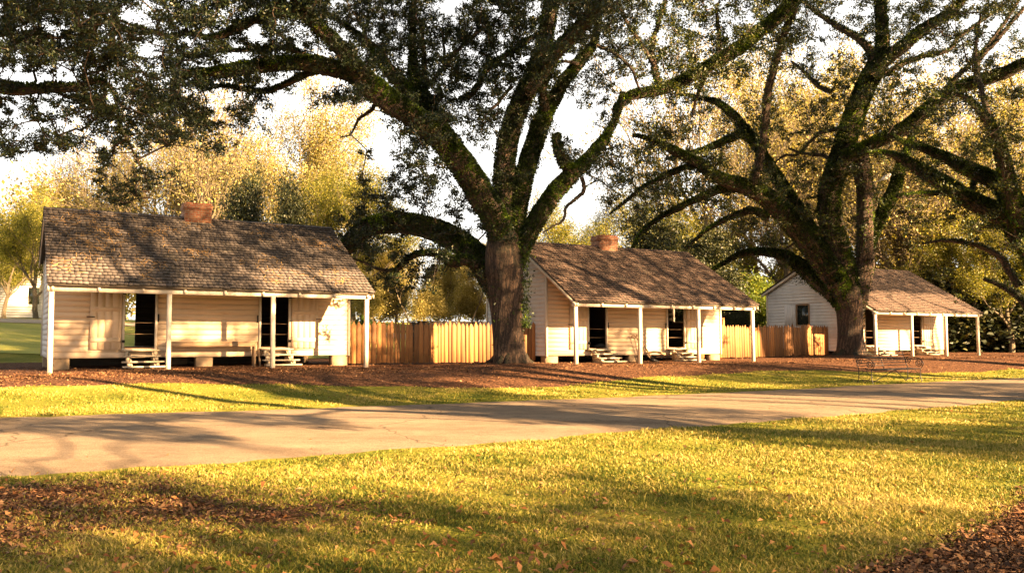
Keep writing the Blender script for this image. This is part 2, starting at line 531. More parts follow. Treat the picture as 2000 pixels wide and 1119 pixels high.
mul_edge_px = [(0, 757), (200, 753), (350, 749), (500, 748), (700, 754), (850, 759), (1000, 757), (1150, 749), (1300, 735), (1440, 727), (1600, 723), (1700, 725), (1800, 729), (1900, 727), (1960, 720), (2000, 706)]
mp = np.array(mul_edge_px, float)
ms_, mt_ = [], []
for px, py in mp:
    z = 0.15
    for _ in range(12):
        x, y = ground_pt(px, py, z); z = 0.5 * z + 0.5 * float(G(x, y))
    s, t = ST(x, y); ms_.append(s); mt_.append(t)
ms_ = np.array(ms_); mt_ = np.array(mt_)
corner_poly = np.stack(ground_pt(*np.array([(2300, 880), (2100, 915), (2000, 955), (1960, 988), (1920, 1020), (1870, 1048), (1780, 1078), (1640, 1125), (1500, 1200), (2300, 1200)], float).T), -1)
litter_poly = np.stack(ground_pt(*np.array([(-400, 960), (0, 945), (150, 937), (300, 930), (420, 938), (480, 968), (640, 985), (900, 990), (760, 1012), (520, 1030), (350, 1060), (150, 1075), (-400, 1110)], float).T), -1)

def mulch_mask(x, y):
    s, t = ST(x, y)
    e = np.interp(s, ms_, mt_) + 0.18 * np.sin(s * 0.9) + 0.1 * np.sin(s * 2.3 + 1)
    m = smooth01((t - e + 0.35) / 0.7) * (1 - smooth01((t - 37.5) / 1.0) * (s < 22))
    m = m * (1 - smooth01((s - 62) / 2.0))
    def soft(poly, w):
        a = np.zeros(np.shape(x))
        K = 8
        for q in range(K):
            a = a + inpoly(x + w * cos(2 * pi * q / K), y + w * sin(2 * pi * q / K), poly)
        return a / K
    m = np.maximum(m, soft(corner_poly, 0.12))
    m = np.maximum(m, 0.8 * soft(litter_poly, 0.5))
    for k, r in ((4, 3.2), (3, 2.6)):
        ox, oy = OAKXY[k]
        m = np.maximum(m, 1 - smooth01((np.hypot(x - ox, y - oy) - r) / 1.0))
    return m

def build_ground():
    xs = np.concatenate([np.array([-900, -600, -400, -260, -180, -130, -95, -75, -60, -50, -42, -36, -31, -27, -24, -22]), np.arange(-20.5, 34, 0.3), np.array([35, 37, 40, 44, 49, 55, 63, 75, 95, 130, 180, 260, 400, 600, 900])])
    ys = np.concatenate([np.array([-300, -180, -110, -70, -45, -30, -20, -12, -7, -3, 0, 2]), np.arange(3, 48, 0.3), np.array([49, 51, 53, 56, 60, 64, 69, 75, 82, 90, 105, 130, 170, 240, 350, 550, 900])])
    X, Y = np.meshgrid(xs, ys, indexing='ij')
    Z = G(X, Y)
    a = np.arange(len(xs) * len(ys)).reshape(len(xs), len(ys))
    Q = np.stack([a[:-1, :-1], a[1:, :-1], a[1:, 1:], a[:-1, 1:]], -1).reshape(-1, 4)
    o = mesh_np('ground', np.stack([X, Y, Z], -1).reshape(-1, 3), [Q], M['ground'], smooth=True, attr={'mulch': mulch_mask(X, Y).ravel()})
    tag(o, kind='structure')
    s = np.arange(-60, 120, 0.2)
    n, f = road_edges(s)
    fr = np.linspace(0, 1, 13)
    T = n[:, None] * (1 - fr) + f[:, None] * fr
    S = np.repeat(s[:, None], 13, 1)
    x, y = XY(S, T)
    crown = 0.02 + 0.03 * np.sin(pi * fr)[None, :] * np.ones_like(T)
    crown[:, 0] = crown[:, -1] = -0.01
    z = np.maximum(G(x, y), 0) + crown
    a = np.arange(S.size).reshape(S.shape)
    Q = np.stack([a[:-1, :-1], a[1:, :-1], a[1:, 1:], a[:-1, 1:]], -1).reshape(-1, 4)
    o = mesh_np('road', np.stack([x, y, z], -1).reshape(-1, 3), [Q], M['road'], smooth=True)
    tag(o, kind='structure')
build_ground()

def field_and_path():
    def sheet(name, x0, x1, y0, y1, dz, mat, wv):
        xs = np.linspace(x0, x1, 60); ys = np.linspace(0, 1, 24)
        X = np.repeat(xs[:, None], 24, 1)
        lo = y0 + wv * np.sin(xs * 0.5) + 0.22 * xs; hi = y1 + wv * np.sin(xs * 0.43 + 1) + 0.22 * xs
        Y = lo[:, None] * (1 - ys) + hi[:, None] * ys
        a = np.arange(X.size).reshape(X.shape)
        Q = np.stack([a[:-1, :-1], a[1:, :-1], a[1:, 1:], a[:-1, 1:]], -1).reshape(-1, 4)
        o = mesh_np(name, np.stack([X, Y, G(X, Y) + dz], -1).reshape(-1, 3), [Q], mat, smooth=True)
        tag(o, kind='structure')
    m, nt, b = newmat('sun_toned_meadow')  # shaded meadow lightened: sunlight put into the grass colour
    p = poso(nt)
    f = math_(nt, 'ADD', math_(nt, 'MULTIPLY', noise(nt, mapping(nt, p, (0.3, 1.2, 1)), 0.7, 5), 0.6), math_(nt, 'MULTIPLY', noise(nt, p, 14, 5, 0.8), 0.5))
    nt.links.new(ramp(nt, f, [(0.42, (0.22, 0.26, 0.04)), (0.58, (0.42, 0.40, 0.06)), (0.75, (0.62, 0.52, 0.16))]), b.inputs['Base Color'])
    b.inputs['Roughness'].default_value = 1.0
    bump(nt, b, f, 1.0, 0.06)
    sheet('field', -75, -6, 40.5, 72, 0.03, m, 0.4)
    m, nt, b = newmat('pale_gravel_path')
    f = noise(nt, poso(nt), 12, 6, 0.8)
    nt.links.new(ramp(nt, f, [(0.35, (0.34, 0.26, 0.18)), (0.65, (0.52, 0.42, 0.30))]), b.inputs['Base Color'])
    b.inputs['Roughness'].default_value = 0.95
    sheet('path', -75, -6, 52.0, 54.4, 0.06, m, 0.25)
field_and_path()

def scatter_ground(n, ymin, ymax, zmaxdist, power=1.0):
    """points on the lawn in front of the camera, denser near it"""
    px = rng.uniform(-350, 2350, n); py = ymin + (ymax - ymin) * rng.uniform(0, 1, n) ** power
    x, y = ground_pt(px, py, 0.0)
    for _ in range(4):
        x, y = ground_pt(px, py, G(x, y))
    k = (y > 0) & (y < zmaxdist) & (y > 2)
    return x[k], y[k]

def lawn_pat(x, y):
    return (np.sin(x * 1.3 + 1.9 * np.sin(y * 0.9 + 0.4)) * np.sin(y * 1.5 + 1.6 * np.sin(x * 0.7)) + 0.7 * np.sin(x * 4.7 + 1.2 * np.sin(y * 3.1)) * np.sin(y * 5.3 - 1.4 * np.sin(x * 2.9)))

def build_grass():
    x, y = scatter_ground(950000, 690, 1230, 34)
    s, t = ST(x, y)
    n, f = road_edges(s)
    m = mulch_mask(x, y)
    onroad = (t > n - 0.02 + rng.normal(0, 0.05, len(t))) & (t < f + 0.02 - rng.normal(0, 0.05, len(t)))
    keep = ~onroad & (rng.uniform(0, 1, len(x)) > np.clip(m * 1.15 - 0.1, 0, 1)) & (t < 24)
    x, y = x[keep], y[keep]
    p2 = lawn_pat(x, y)
    k2 = rng.uniform(0, 1, len(x)) > 0.75 * smooth01((-p2 - 0.35) / 0.5)
    x, y, p2 = x[k2], y[k2], p2[k2]
    z = G(x, y)
    # tuft pattern
    pat = np.sin(x * 3.1 + 1.3 * np.sin(y * 2.2)) * np.sin(y * 2.7 + 1.7 * np.sin(x * 1.6))
    h = (0.020 + 0.011 * pat + 0.010 * p2 + rng.exponential(0.008, len(x))).clip(0.010, 0.07)
    w = 0.0016 + 0.00055 * y
    az = rng.uniform(0, 2 * pi, len(x)); lean = rng.uniform(0.1, 1.1, len(x)) * h * 1.4
    d = np.stack([np.cos(az), np.sin(az), 0 * az], -1); sd = np.stack([-np.sin(az), np.cos(az), 0 * az], -1)
    az2 = az + rng.normal(0, 0.9, len(x)); d2 = np.stack([np.cos(az2), np.sin(az2), 0 * az], -1)
    B = np.stack([x, y, z - 0.004], -1)
    a = B + sd * w[:, None]; b = B - sd * w[:, None]
    mid = B + d2 * (lean * 0.35)[:, None]; mid[:, 2] += h * 0.62
    c = mid + sd * (w * 0.7)[:, None]; e = mid - sd * (w * 0.7)[:, None]
    tip = B + d2 * lean[:, None]; tip[:, 2] += h
    V = np.stack([a, b, c, e, tip], 1).reshape(-1, 3)
    i = np.arange(len(x))[:, None] * 5
    o = mesh_np('grass', V, [np.concatenate([i, i + 1, i + 3, i + 2], 1), np.concatenate([i + 2, i + 3, i + 4], 1)], M['grass'])
    tag(o, 'mown lawn grass, green and straw coloured, on both sides of the road', 'grass', kind='stuff')

def chips(name, x, y, L, Wd, mat, lift, label, cat):
    n = len(x)
    z = G(x, y)
    az = rng.uniform(0, 2 * pi, n); tl = rng.normal(0, 0.35, n); rl = rng.normal(0, 0.4, n)
    a = np.stack([np.cos(az) * np.cos(tl), np.sin(az) * np.cos(tl), np.sin(tl)], -1)
    b = np.stack([-np.sin(az) * np.cos(rl), np.cos(az) * np.cos(rl), np.sin(rl)], -1)
    c = np.stack([x, y, z + lift * rng.uniform(0.2, 1, n)], -1)
    L = L[:, None]; Wd = Wd[:, None]
    up = np.array([0, 0, 1.0]) * Wd * rng.uniform(-0.1, 0.7, (n, 1))
    V = np.stack([c - a * L / 2, c - a * L * 0.1 + b * Wd / 2 + up, c + a * L / 2, c - b * Wd / 2 + up], 1).reshape(-1, 3)
    i = np.arange(n)[:, None] * 4
    o = mesh_np(name, V, [np.concatenate([i, i + 1, i + 2, i + 3], 1)], mat)
    return tag(o, label, cat, kind='stuff')

def build_litter():
    x, y = scatter_ground(480000, 684, 1230, 60)
    m = mulch_mask(x, y)
    s, t = ST(x, y)
    n, f = road_edges(s)
    keep = (rng.uniform(0, 1, len(x)) < m ** 1.5) & ~((t > n) & (t < f))
    x, y = x[keep], y[keep]
    L = (0.016 + rng.exponential(0.015, len(x))).clip(0.016, 0.075) * (1 + y / 45); Wd = L * rng.uniform(0.1, 0.55, len(x))
    chips('mulch_chips', x, y, L, Wd, M['litter'], 0.02, 'loose brown mulch and leaf litter under the trees and round the cabins', 'mulch')
    x, y = scatter_ground(9000, 760, 1230, 30)
    s, t = ST(x, y)
    n, f = road_edges(s)
    onr = (t > n) & (t < f)
    keep = rng.uniform(0, 1, len(x)) < np.where(onr, 0.035, 0.05 + 0.22 * smooth01((-lawn_pat(x, y) - 0.2) / 0.6) + 0.35 * np.exp(-((x + 2) ** 2 + (y - 6) ** 2) / 12))
    x, y = x[keep], y[keep]
    L = rng.uniform(0.03, 0.085, len(x)); Wd = L * rng.uniform(0.35, 0.6, len(x))
    chips('fallen_leaves', x, y, L, Wd, M['dryleaf'], 0.045, 'brown fallen leaves scattered over the foreground lawn', 'leaves')
build_grass()
build_litter()

# ------------------------------------------------------------------ cabins
CAB = {1: dict(x=-12.4423, y=22.3399, th=0.5509, z=0.4787), 2: dict(x=2.35, y=30.4266, th=0.5222, z=0.3626), 3: dict(x=18.1996, y=41.4365, th=0.5392, z=0.364)}
SPS = [0, 2.976, 5.976, 9.013]; LEN = 9.013
HB, EF, EH, OL, OR, DR, HR, DW, DB, HBK = 2.15, 0.16, 0.205, 0.117, 0.192, 4.2064, 2.8202, 2.085, 6.96, 1.42
WL, WR, HW = 0.042, LEN + 0.17, 0.29
D1, D1W, D2, D2W = 2.04, 0.857, 6.144, 0.916
SILL, DTOP = 0.60, 2.50
SF = (HR - EH) / (DR + EF)
SB = (HR - HBK) / (DB + 0.15 - DR)
def roofz(b):
    return HB + (HR - (DR - b) * SF if b < DR else HR - (b - DR) * SB)

def cab_local(i, px, py, a=None, b=None):
    """where a view ray meets plane a=const or b=const of cabin i"""
    c = CAB[i]; th = c['th']
    U = np.array([cos(th), sin(th), 0]); Nn = np.array([-sin(th), cos(th), 0])
    B = np.array([c['x'], c['y'], c['z']]); C0 = np.array([0, 0, CAMH])
    r = W(px, py, 1.0) - C0
    if b is not None: k = ((B - C0) @ Nn + b) / (r @ Nn)
    else: k = ((B - C0) @ U + a) / (r @ U)
    P = C0 + r * k - B
    return P @ U, P @ Nn, P[2]

def clap(mb, axis, pos, out, h0, span, openings, bh=0.15, th=0.006):
    """lapped boards; span(h)->(lo,hi); axis 'a' boards run along a at b=pos; out=-1/+1 outward sign; openings (lo,hi,z0,z1)"""
    h = h0
    while True:
        r0 = span(h); r1 = span(h + bh)
        if r0 is None: break
        last = r1 is None
        if last:
            # find top
            hh = h
            while span(hh + 0.01) is not None: hh += 0.01
            top = hh; r1 = span(top)
            if top - h < 0.01: break
        else: top = h + bh
        cuts = [(r0, r1)]
        segs = [((r0[0], r1[0]), (r0[1], r1[1]))]
        for (lo, hi, z0, z1) in openings:
            if z1 <= h + 0.01 or z0 >= top - 0.01: continue
            ns = []
            for (l, r) in segs:
                if lo > max(l) and lo < min(r): ns.append((l, (lo, lo)))
                if hi < min(r) and hi > max(l): ns.append(((hi, hi), r))
                if hi <= max(l) or lo >= min(r): ns.append((l, r))
            segs = ns
        for (l, r) in segs:
            j = rng.uniform(-0.001, 0.001)
            o0 = pos + out * (th + j); o1 = pos + out * (0.002 + j)
            inn = pos - out * 0.01
            pts = [(l[0], o0, h - 0.004), (r[0], o0, h - 0.004), (r[0], inn, h - 0.004), (l[0], inn, h - 0.004), (l[1], o1, top), (r[1], o1, top), (r[1], inn, top), (l[1], inn, top)]
            if axis == 'b': pts = [(p[1], p[0], p[2]) for p in pts]
            mb.hexa(np.array(pts))
        if last: break
        h += bh

def shingles(mb, a0, a1, b0, b1, zf, expo, seed):
    """courses from eave (b0) to ridge (b1)"""
    r = np.random.default_rng(seed)
    slope = abs((zf(b1) - zf(b0)) / (b1 - b0)); sl = sqrt(1 + slope * slope)
    n = int(abs(b1 - b0) * sl / expo) + 1
    sg = 1 if b1 > b0 else -1
    nx, nz = -slope / sl * sg, 1 / sl
    for k in range(n):
        bl = b0 + sg * k * expo / sl
        a = a0 - r.uniform(0, 0.1)
        while a < a1:
            w = r.uniform(0.10, 0.19)
            x0, x1 = max(a, a0), min(a + w - 0.006, a1)
            a += w
            if x1 - x0 < 0.02: continue
            jl = r.normal(0, 0.012)
            bs = bl + sg * jl / sl
            be = bl + sg * expo * 1.35 / sl
            if sg * (be - b1) > 0: be = b1
            if sg * (be - bs) < 0.02: continue
            t0, t1 = 0.055 + r.normal(0, 0.006), 0.008
            skew = r.normal(0, 0.004)
            def P(aa, bb, t): return (aa, bb + nx * t, zf(bb) + nz * t)
            V = np.array([P(x0, bs, t0 - 0.042), P(x1, bs + skew, t0 - 0.042), P(x1, be, t1 - 0.012), P(x0, be, t1 - 0.012), P(x0, bs, t0), P(x1, bs + skew, t0), P(x1, be, t1), P(x0, be, t1)])
            mb.hexa(V)

def cabin(i, label, shingle, opts):
    c = CAB[i]
    R = thing('wooden_cabin', label, 'cabin', (c['x'], c['y'], c['z']), c['th'], 'raised wooden cabins in a row')
    T = LEN
    # posts
    cxy = lambda a, b: (c['x'] + a * cos(c['th']) - b * sin(c['th']), c['y'] + a * sin(c['th']) + b * cos(c['th']))
    for s in SPS:
        gx, gy = cxy(s, 0)
        gz = float(G(gx, gy)) - c['z']
        mb = MB()
        lx, ly = rng.uniform(-0.02, 0.02, 2)
        w = 0.06
        base = np.array([s, 0, gz - 0.08]); top = np.array([s + lx, ly * 0.3, HB - 0.002])
        mb.hexa(np.array([base + (-w, -w, 0), base + (w, -w, 0), base + (w, w, 0), base + (-w, w, 0), top + (-w, -w, 0), top + (w, -w, 0), top + (w, w, 0), top + (-w, w, 0)]))
        mb.build('porch_post', M['trim'], R)
    mb = MB(); mb.box((-0.13, -0.065, HB), (T + 0.16, 0.065, HB + 0.135)); mb.build('porch_beam', M['trim'], R)
    # rafters
    nr = 9
    for k in range(nr):
        a = 0.0 + k * (T) / (nr - 1)
        b0, b1 = -EF + 0.02, DW - 0.03
        zt = lambda b: roofz(b) - 0.075
        mb = MB()
        w = 0.03
        V = np.array([(a-w, b0, zt(b0)-0.13), (a+w, b0, zt(b0)-0.13), (a+w, b1, zt(b1)-0.10), (a-w, b1, zt(b1)-0.10), (a-w, b0, zt(b0)), (a+w, b0, zt(b0)), (a+w, b1, zt(b1)), (a-w, b1, zt(b1))])
        mb.hexa(V); mb.build('rafter', M['trim'], R)
    # front wall
    mb = MB()
    ft = roofz(DW) - 0.09
    ops = [(D1, D1 + D1W, SILL - 0.02, DTOP), (D2, D2 + D2W, SILL - 0.02, DTOP)]
    clap(mb, 'a', DW, -1, HW, lambda h: (WL, WR) if h < ft else None, ops, 0.17)
    mb.build('front_wall', M['cream'], R)
    # back wall
    bo = opts.get('back_open', [])
    mb = MB()
    bt = roofz(DB) - 0.09
    clap(mb, 'a', DB, 1, HW, lambda h: (WL, WR) if h < bt else None, bo, 0.17)
    mb.build('back_wall', M['white'], R)
    # gables
    def gspan(h):
        lo, hi = DW, DB
        zt = h + 0.085 - HB
        lo = max(lo, DR - (HR - zt) / SF); hi = min(hi, DR + (HR - zt) / SB)
        return (lo, hi) if hi - lo > 0.05 else None
    for side, pos in ((-1, WL), (1, WR)):
        mb = MB()
        clap(mb, 'b', pos, side, HW, gspan, opts.get('gl' if side < 0 else 'gr', []), 0.17)
        mb.build('gable_wall', M['white'], R)
    # corner boards
    for a in (WL, WR):
        for b, ztop in ((DW, ft), (DB, bt)):
            mb = MB(); mb.box((a - 0.04, b - 0.04, HW - 0.02), (a + 0.04, b + 0.04, ztop - 0.03)); mb.build('corner_board', M['trim'], R)
    mb = MB(); mb.box((WL + 0.03, DB - 0.04, -0.35), (WR - 0.03, DB - 0.01, HW)); mb.build('added_dark_skirt', M['darkwood'], R)  # dark board added to block daylight behind the gap below the floor
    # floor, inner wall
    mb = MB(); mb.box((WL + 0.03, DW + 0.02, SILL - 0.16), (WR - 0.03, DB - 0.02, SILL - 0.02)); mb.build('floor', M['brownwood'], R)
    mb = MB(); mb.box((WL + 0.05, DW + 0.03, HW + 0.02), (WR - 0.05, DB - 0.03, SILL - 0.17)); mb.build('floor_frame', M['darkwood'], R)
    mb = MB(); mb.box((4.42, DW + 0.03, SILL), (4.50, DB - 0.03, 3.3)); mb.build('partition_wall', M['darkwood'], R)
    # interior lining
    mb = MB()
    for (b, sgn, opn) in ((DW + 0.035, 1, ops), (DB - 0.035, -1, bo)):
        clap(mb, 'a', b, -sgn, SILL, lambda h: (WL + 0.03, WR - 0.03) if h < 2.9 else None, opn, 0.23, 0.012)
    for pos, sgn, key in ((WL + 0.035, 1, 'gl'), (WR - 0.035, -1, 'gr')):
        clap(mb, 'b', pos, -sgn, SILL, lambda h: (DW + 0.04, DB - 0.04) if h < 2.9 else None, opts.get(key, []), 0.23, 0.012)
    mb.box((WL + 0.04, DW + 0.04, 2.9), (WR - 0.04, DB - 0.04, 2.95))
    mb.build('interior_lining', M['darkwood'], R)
    # piers
    for a0, a1 in ((WL + 0.02, WL + 0.55), (4.15, 4.65), (WR - 0.55, WR - 0.02)):
        for b0 in (DW + 0.04, DB - 0.5):
            mb = MB(); mb.box((a0, b0, -0.3), (a1, b0 + 0.4, HW - 0.005), 0.004); mb.build('pier', M['pier'], R)
    # roof: deck + shingles
    mb = MB()
    a0, a1 = -OL, T + OR
    deck = []
    for b0, b1 in ((-EF, DR), (DR, DB + 0.3)):
        z0, z1 = roofz(b0) - 0.004, roofz(b1) - 0.004
        V = np.array([(a0, b0, z0-0.065), (a1, b0, z0-0.065), (a1, b1, z1-0.065), (a0, b1, z1-0.065), (a0, b0, z0), (a1, b0, z0), (a1, b1, z1), (a0, b1, z1)])
        mb.hexa(V)
    RF = mb.build('roof', M['darkwood'], R)
    mb = MB()
    shingles(mb, a0 - 0.03, a1 + 0.03, -EF - 0.02, DR, roofz, 0.19, 10 + i)
    shingles(mb, a0 - 0.03, a1 + 0.03, DB + 0.35, DR, roofz, 0.2, 20 + i)
    a = a0 - 0.03
    while a < a1 + 0.03:
        w = rng.uniform(0.2, 0.32); e = min(a + w - 0.006, a1 + 0.03)
        zr = roofz(DR) + 0.045 + rng.normal(0, 0.004)
        mb.hexa(np.array([(a, DR - 0.13, zr - 0.09), (e, DR - 0.13, zr - 0.09), (e, DR, zr - 0.02), (a, DR, zr - 0.02), (a, DR - 0.13, zr - 0.07), (e, DR - 0.13, zr - 0.07), (e, DR, zr), (a, DR, zr)]))
        mb.hexa(np.array([(a, DR, zr - 0.03), (e, DR, zr - 0.03), (e, DR + 0.13, zr - 0.10), (a, DR + 0.13, zr - 0.10), (a, DR, zr - 0.01), (e, DR, zr - 0.01), (e, DR + 0.13, zr - 0.08), (a, DR + 0.13, zr - 0.08)]))
        a += w
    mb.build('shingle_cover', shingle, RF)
    # chimney
    mb = MB()
    cx, cw, cb = 4.02, 0.86, 3.86
    zb = roofz(cb) - 0.15; zt = HB + HR + 0.50
    mb.box((cx, cb, zb), (cx + cw, cb + 0.80, zt - 0.22))
    mb.box((cx - 0.025, cb - 0.025, zt - 0.22), (cx + cw + 0.025, cb + 0.825, zt - 0.075))
    mb.box((cx - 0.005, cb - 0.005, zt - 0.075), (cx + cw + 0.005, cb + 0.805, zt))
    mb.build('chimney', M['brick'], RF)
    # rake boards
    for a in (a0 + 0.01, a1 - 0.01):
        mb = MB()
        for b0, b1 in ((-EF + 0.01, DR), (DR, DB + 0.28)):
            z0, z1 = roofz(b0) - 0.072, roofz(b1) - 0.072
            w = 0.015
            mb.hexa(np.array([(a-w, b0, z0-0.13), (a+w, b0, z0-0.13), (a+w, b1, z1-0.13), (a-w, b1, z1-0.13), (a-w, b0, z0), (a+w, b0, z0), (a+w, b1, z1), (a-w, b1, z1)]))
        mb.build('rake_board', M['trim'], R)
    # doors (leaf folded flat against the wall), frames, barrier rails
    for (d0, dw, left) in ((D1, D1W, True), (D2, D2W, False)):
        mb = MB()
        f = 0.07
        mb.box((d0 - f, DW - 0.045, SILL - 0.05), (d0, DW + 0.05, DTOP)); mb.box((d0 + dw, DW - 0.045, SILL - 0.05), (d0 + dw + f, DW + 0.05, DTOP))
        mb.box((d0 - f, DW - 0.045, DTOP), (d0 + dw + f, DW + 0.05, DTOP + f)); mb.box((d0 - f, DW - 0.06, SILL - 0.10), (d0 + dw + f, DW + 0.06, SILL - 0.051))
        mb.build('door_frame', M['trim'], R)
        x0, x1 = (d0 - f - 0.02 - dw, d0 - f - 0.02) if left else (d0 + dw + f + 0.02, d0 + 2 * dw + f + 0.02)
        mb = MB()
        x = x0
        while x < x1 - 0.01:
            e = min(x + 0.2, x1)
            mb.box((x + 0.0008, DW - 0.075, SILL - 0.06), (e - 0.0008, DW - 0.048, DTOP - 0.02)); x = e
        D = mb.build('door', M['cream'], R)
        for z in (0.82, 1.75, 2.32):
            mb = MB(); mb.box((x0 + 0.03, DW - 0.088, z - 0.065), (x1 - 0.03, DW - 0.076, z + 0.065)); mb.build('batten', M['cream'], D)
        hx = x0 if left else x1
        mb = MB(); mb.box((hx - 0.10, DW - 0.125, 1.50), (hx + 0.12, DW - 0.101, 1.53)); mb.build('door_latch', M['iron'], D)
        kx = d0 + dw + f + 0.015 if left else d0 - f - 0.05
        mb = MB(); mb.box((kx - 0.015, DW - 0.06, 1.38), (kx + 0.025, DW - 0.03, 1.62)); mb.build('door_hook', M['iron'], R)
        hg = d0 - 0.03 if left else d0 + dw + 0.03
        for z in (0.78, 2.25):
            mb = MB(); mb.box((hg - 0.04, DW - 0.115, z - 0.04), (hg + 0.04, DW - 0.046, z + 0.04)); mb.build('hinge', M['iron'], R)
        for z in (1.0, 1.35):
            mb = MB(); mb.tube([(d0 + 0.001, DW + 0.12, z), (d0 + dw * 0.5, DW + 0.12, z + 0.004), (d0 + dw, DW + 0.12, z)], 0.008, 6); mb.build('barrier_rail', M['brownwood'], R)
    # windows
    for (plane, lo, hi, z0, z1, glazed) in opts.get('windows', []):
        axis, pos, sgn = plane
        fr = MB(); f = 0.07
        bx = []
        bx.append((lo - f, lo, z0 - f, z1 + f)); bx.append((hi, hi + f, z0 - f, z1 + f)); bx.append((lo, hi, z0 - f, z0)); bx.append((lo, hi, z1, z1 + f))
        for (l, h, a_, b_) in bx:
            p0, p1 = sorted((pos + sgn * 0.04, pos - sgn * 0.06))
            if axis == 'b': fr.box((p0, l, a_), (p1, h, b_))
            else: fr.box((l, p0, a_), (h, p1, b_))
        Wn = fr.build('window', M['brownwood'] if glazed else M['trim'], R)
        if glazed:
            pm = MB()
            p0, p1 = sorted((pos - sgn * 0.01, pos - sgn * 0.022))
            if axis == 'b': pm.box((p0, lo, z0), (p1, hi, z1))
            else: pm.box((lo, p0, z0), (hi, p1, z1))
            pm.build('pane', M['glass'], Wn)
            sh = MB()
            w = hi - lo
            for q in range(4):
                y0 = hi + f + 0.01 + q * w / 4
                p0, p1 = sorted((pos + sgn * 0.03, pos + sgn * 0.06))
                sh.box((p0, y0, z0 - 0.03), (p1, y0 + w / 4 - 0.004, z1 + 0.03))
            sh.build('shutter', M['white'], Wn)
    return R

# openings seen through the doors
a_l = cab_local(1, 243, 660, b=DB)[0]; a_r = cab_local(1, 263, 660, b=DB)[0]
cabin(1, 'nearest cabin with grey shingles, red brick chimney and long porch bench', M['shingle_grey'],
      dict(back_open=[(a_r - 0.85, a_r, SILL - 0.02, 2.5)]))
w0 = cab_local(2, 1324, 628, a=WR); w1 = cab_local(2, 1336, 605, a=WR)
lo, hi = sorted((w0[1], w1[1]))
cabin(2, 'middle cabin with brown shingles and brick chimney, right of the big oak trunk', M['shingle_brown'],
      dict(gr=[(max(lo, DW + 0.3), max(hi, lo + 0.7), w0[2], w0[2] + 0.95)], windows=[(('b', WR, 1), max(lo, DW + 0.3), max(hi, lo + 0.7), w0[2], w0[2] + 0.95, False)]))
g0 = cab_local(3, 1580, 634, a=WL); g1 = cab_local(3, 1557, 597, a=WL)
lo, hi = sorted((g0[1], g1[1])); zlo, zhi = sorted((g0[2], g1[2]))
cabin(3, 'farthest cabin with sunlit brown shingles behind the oak and the iron bench', M['shingle_brown'],
      dict(gl=[(lo, hi, zlo, zhi)], windows=[(('b', WL, -1), lo, hi, zlo, zhi, True)]))

def cab_world(i, a, b, h=0.0):
    c = CAB[i]
    return (c['x'] + a * cos(c['th']) - b * sin(c['th']), c['y'] + a * sin(c['th']) + b * cos(c['th']), c['z'] + h)

# steps
step_lab = {(1, 0): 'wooden steps to the left door of the nearest cabin', (1, 1): 'wooden steps behind the third post of the nearest cabin',
            (2, 0): 'wooden steps to the left door of the middle cabin', (2, 1): 'wooden steps to the right door of the middle cabin',
            (3, 0): 'wooden steps to the left door of the farthest cabin, beside the oak trunk', (3, 1): 'wooden steps to the right door of the farthest cabin'}
for i in (1, 2, 3):
    for k, (d0, dw) in enumerate(((D1, D1W), (D2, D2W))):
        am = d0 + dw / 2 + 0.02
        p = cab_world(i, am, DW - 0.08)
        pf = cab_world(i, am, DW - 1.2)
        gz = float(G(pf[0], pf[1]))
        Sx = thing('porch_steps', step_lab[(i, k)], 'steps', (p[0], p[1], gz), CAB[i]['th'], 'wooden steps to the cabin doors')
        top = c_top = CAB[i]['z'] + SILL - 0.07 - gz
        w = 0.53
        hs = [top, top * 0.70, top * 0.40, 0.085]
        for q, h in enumerate(hs):
            mb = MB(); ww = w + rng.uniform(-0.03, 0.04) + 0.02 * q
            mb.box((-ww, -0.27 - 0.27 * q, h - 0.045), (ww, -0.27 * q + 0.02, h), 0.004); mb.build('tread', M['stepwood'], Sx)
        for sgn in (-1, 1):
            for q in range(3):
                mb = MB(); x = sgn * (w - 0.13)
                mb.box((x - 0.045, -0.22 - 0.27 * q, max(hs[q + 1], 0.0) + (0.001 if q < 3 else 0)), (x + 0.045, -0.12 - 0.27 * q, hs[q] - 0.046)); mb.build('riser_block', M['stepwood'], Sx)
            mb = MB()
            x = sgn * (w - 0.21)
            V = np.array([(x-0.02, -0.02, -0.05), (x+0.02, -0.02, -0.05), (x+0.02, 0.0, top-0.05), (x-0.02, 0.0, top-0.05), (x-0.02, -0.98, -0.03), (x+0.02, -0.98, -0.03), (x+0.02, -0.12, top-0.05), (x-0.02, -0.12, top-0.05)])
            mb.add(V, [(0,1,5,4),(1,2,6,5),(2,3,7,6),(3,0,4,7),(4,5,6,7),(0,3,2,1)]); mb.build('stringer', M['stepwood'], Sx)

# bench on the first porch
p = cab_world(1, 4.55, DW - 0.30); gz = float(G(p[0], p[1]))
Bn = thing('porch_bench', 'long plain plank bench against the cream wall of the nearest cabin', 'bench', (p[0], p[1], gz), CAB[1]['th'])
hh = CAB[1]['z'] + 0.78 - gz
mb = MB(); mb.box((-1.35, -0.19, hh - 0.05), (1.35, 0.19, hh), 0.003); mb.build('seat', M['benchwood'], Bn)
mb = MB(); mb.box((-1.3, -0.205, hh - 0.17), (1.3, -0.175, hh - 0.051), 0.002); mb.build('apron', M['benchwood'], Bn)
for x in (-1.30, 1.31):
    mb = MB(); mb.box((x - 0.025, -0.15, -0.03), (x + 0.025, 0.17, hh - 0.051)); mb.build('leg', M['benchwood'], Bn)
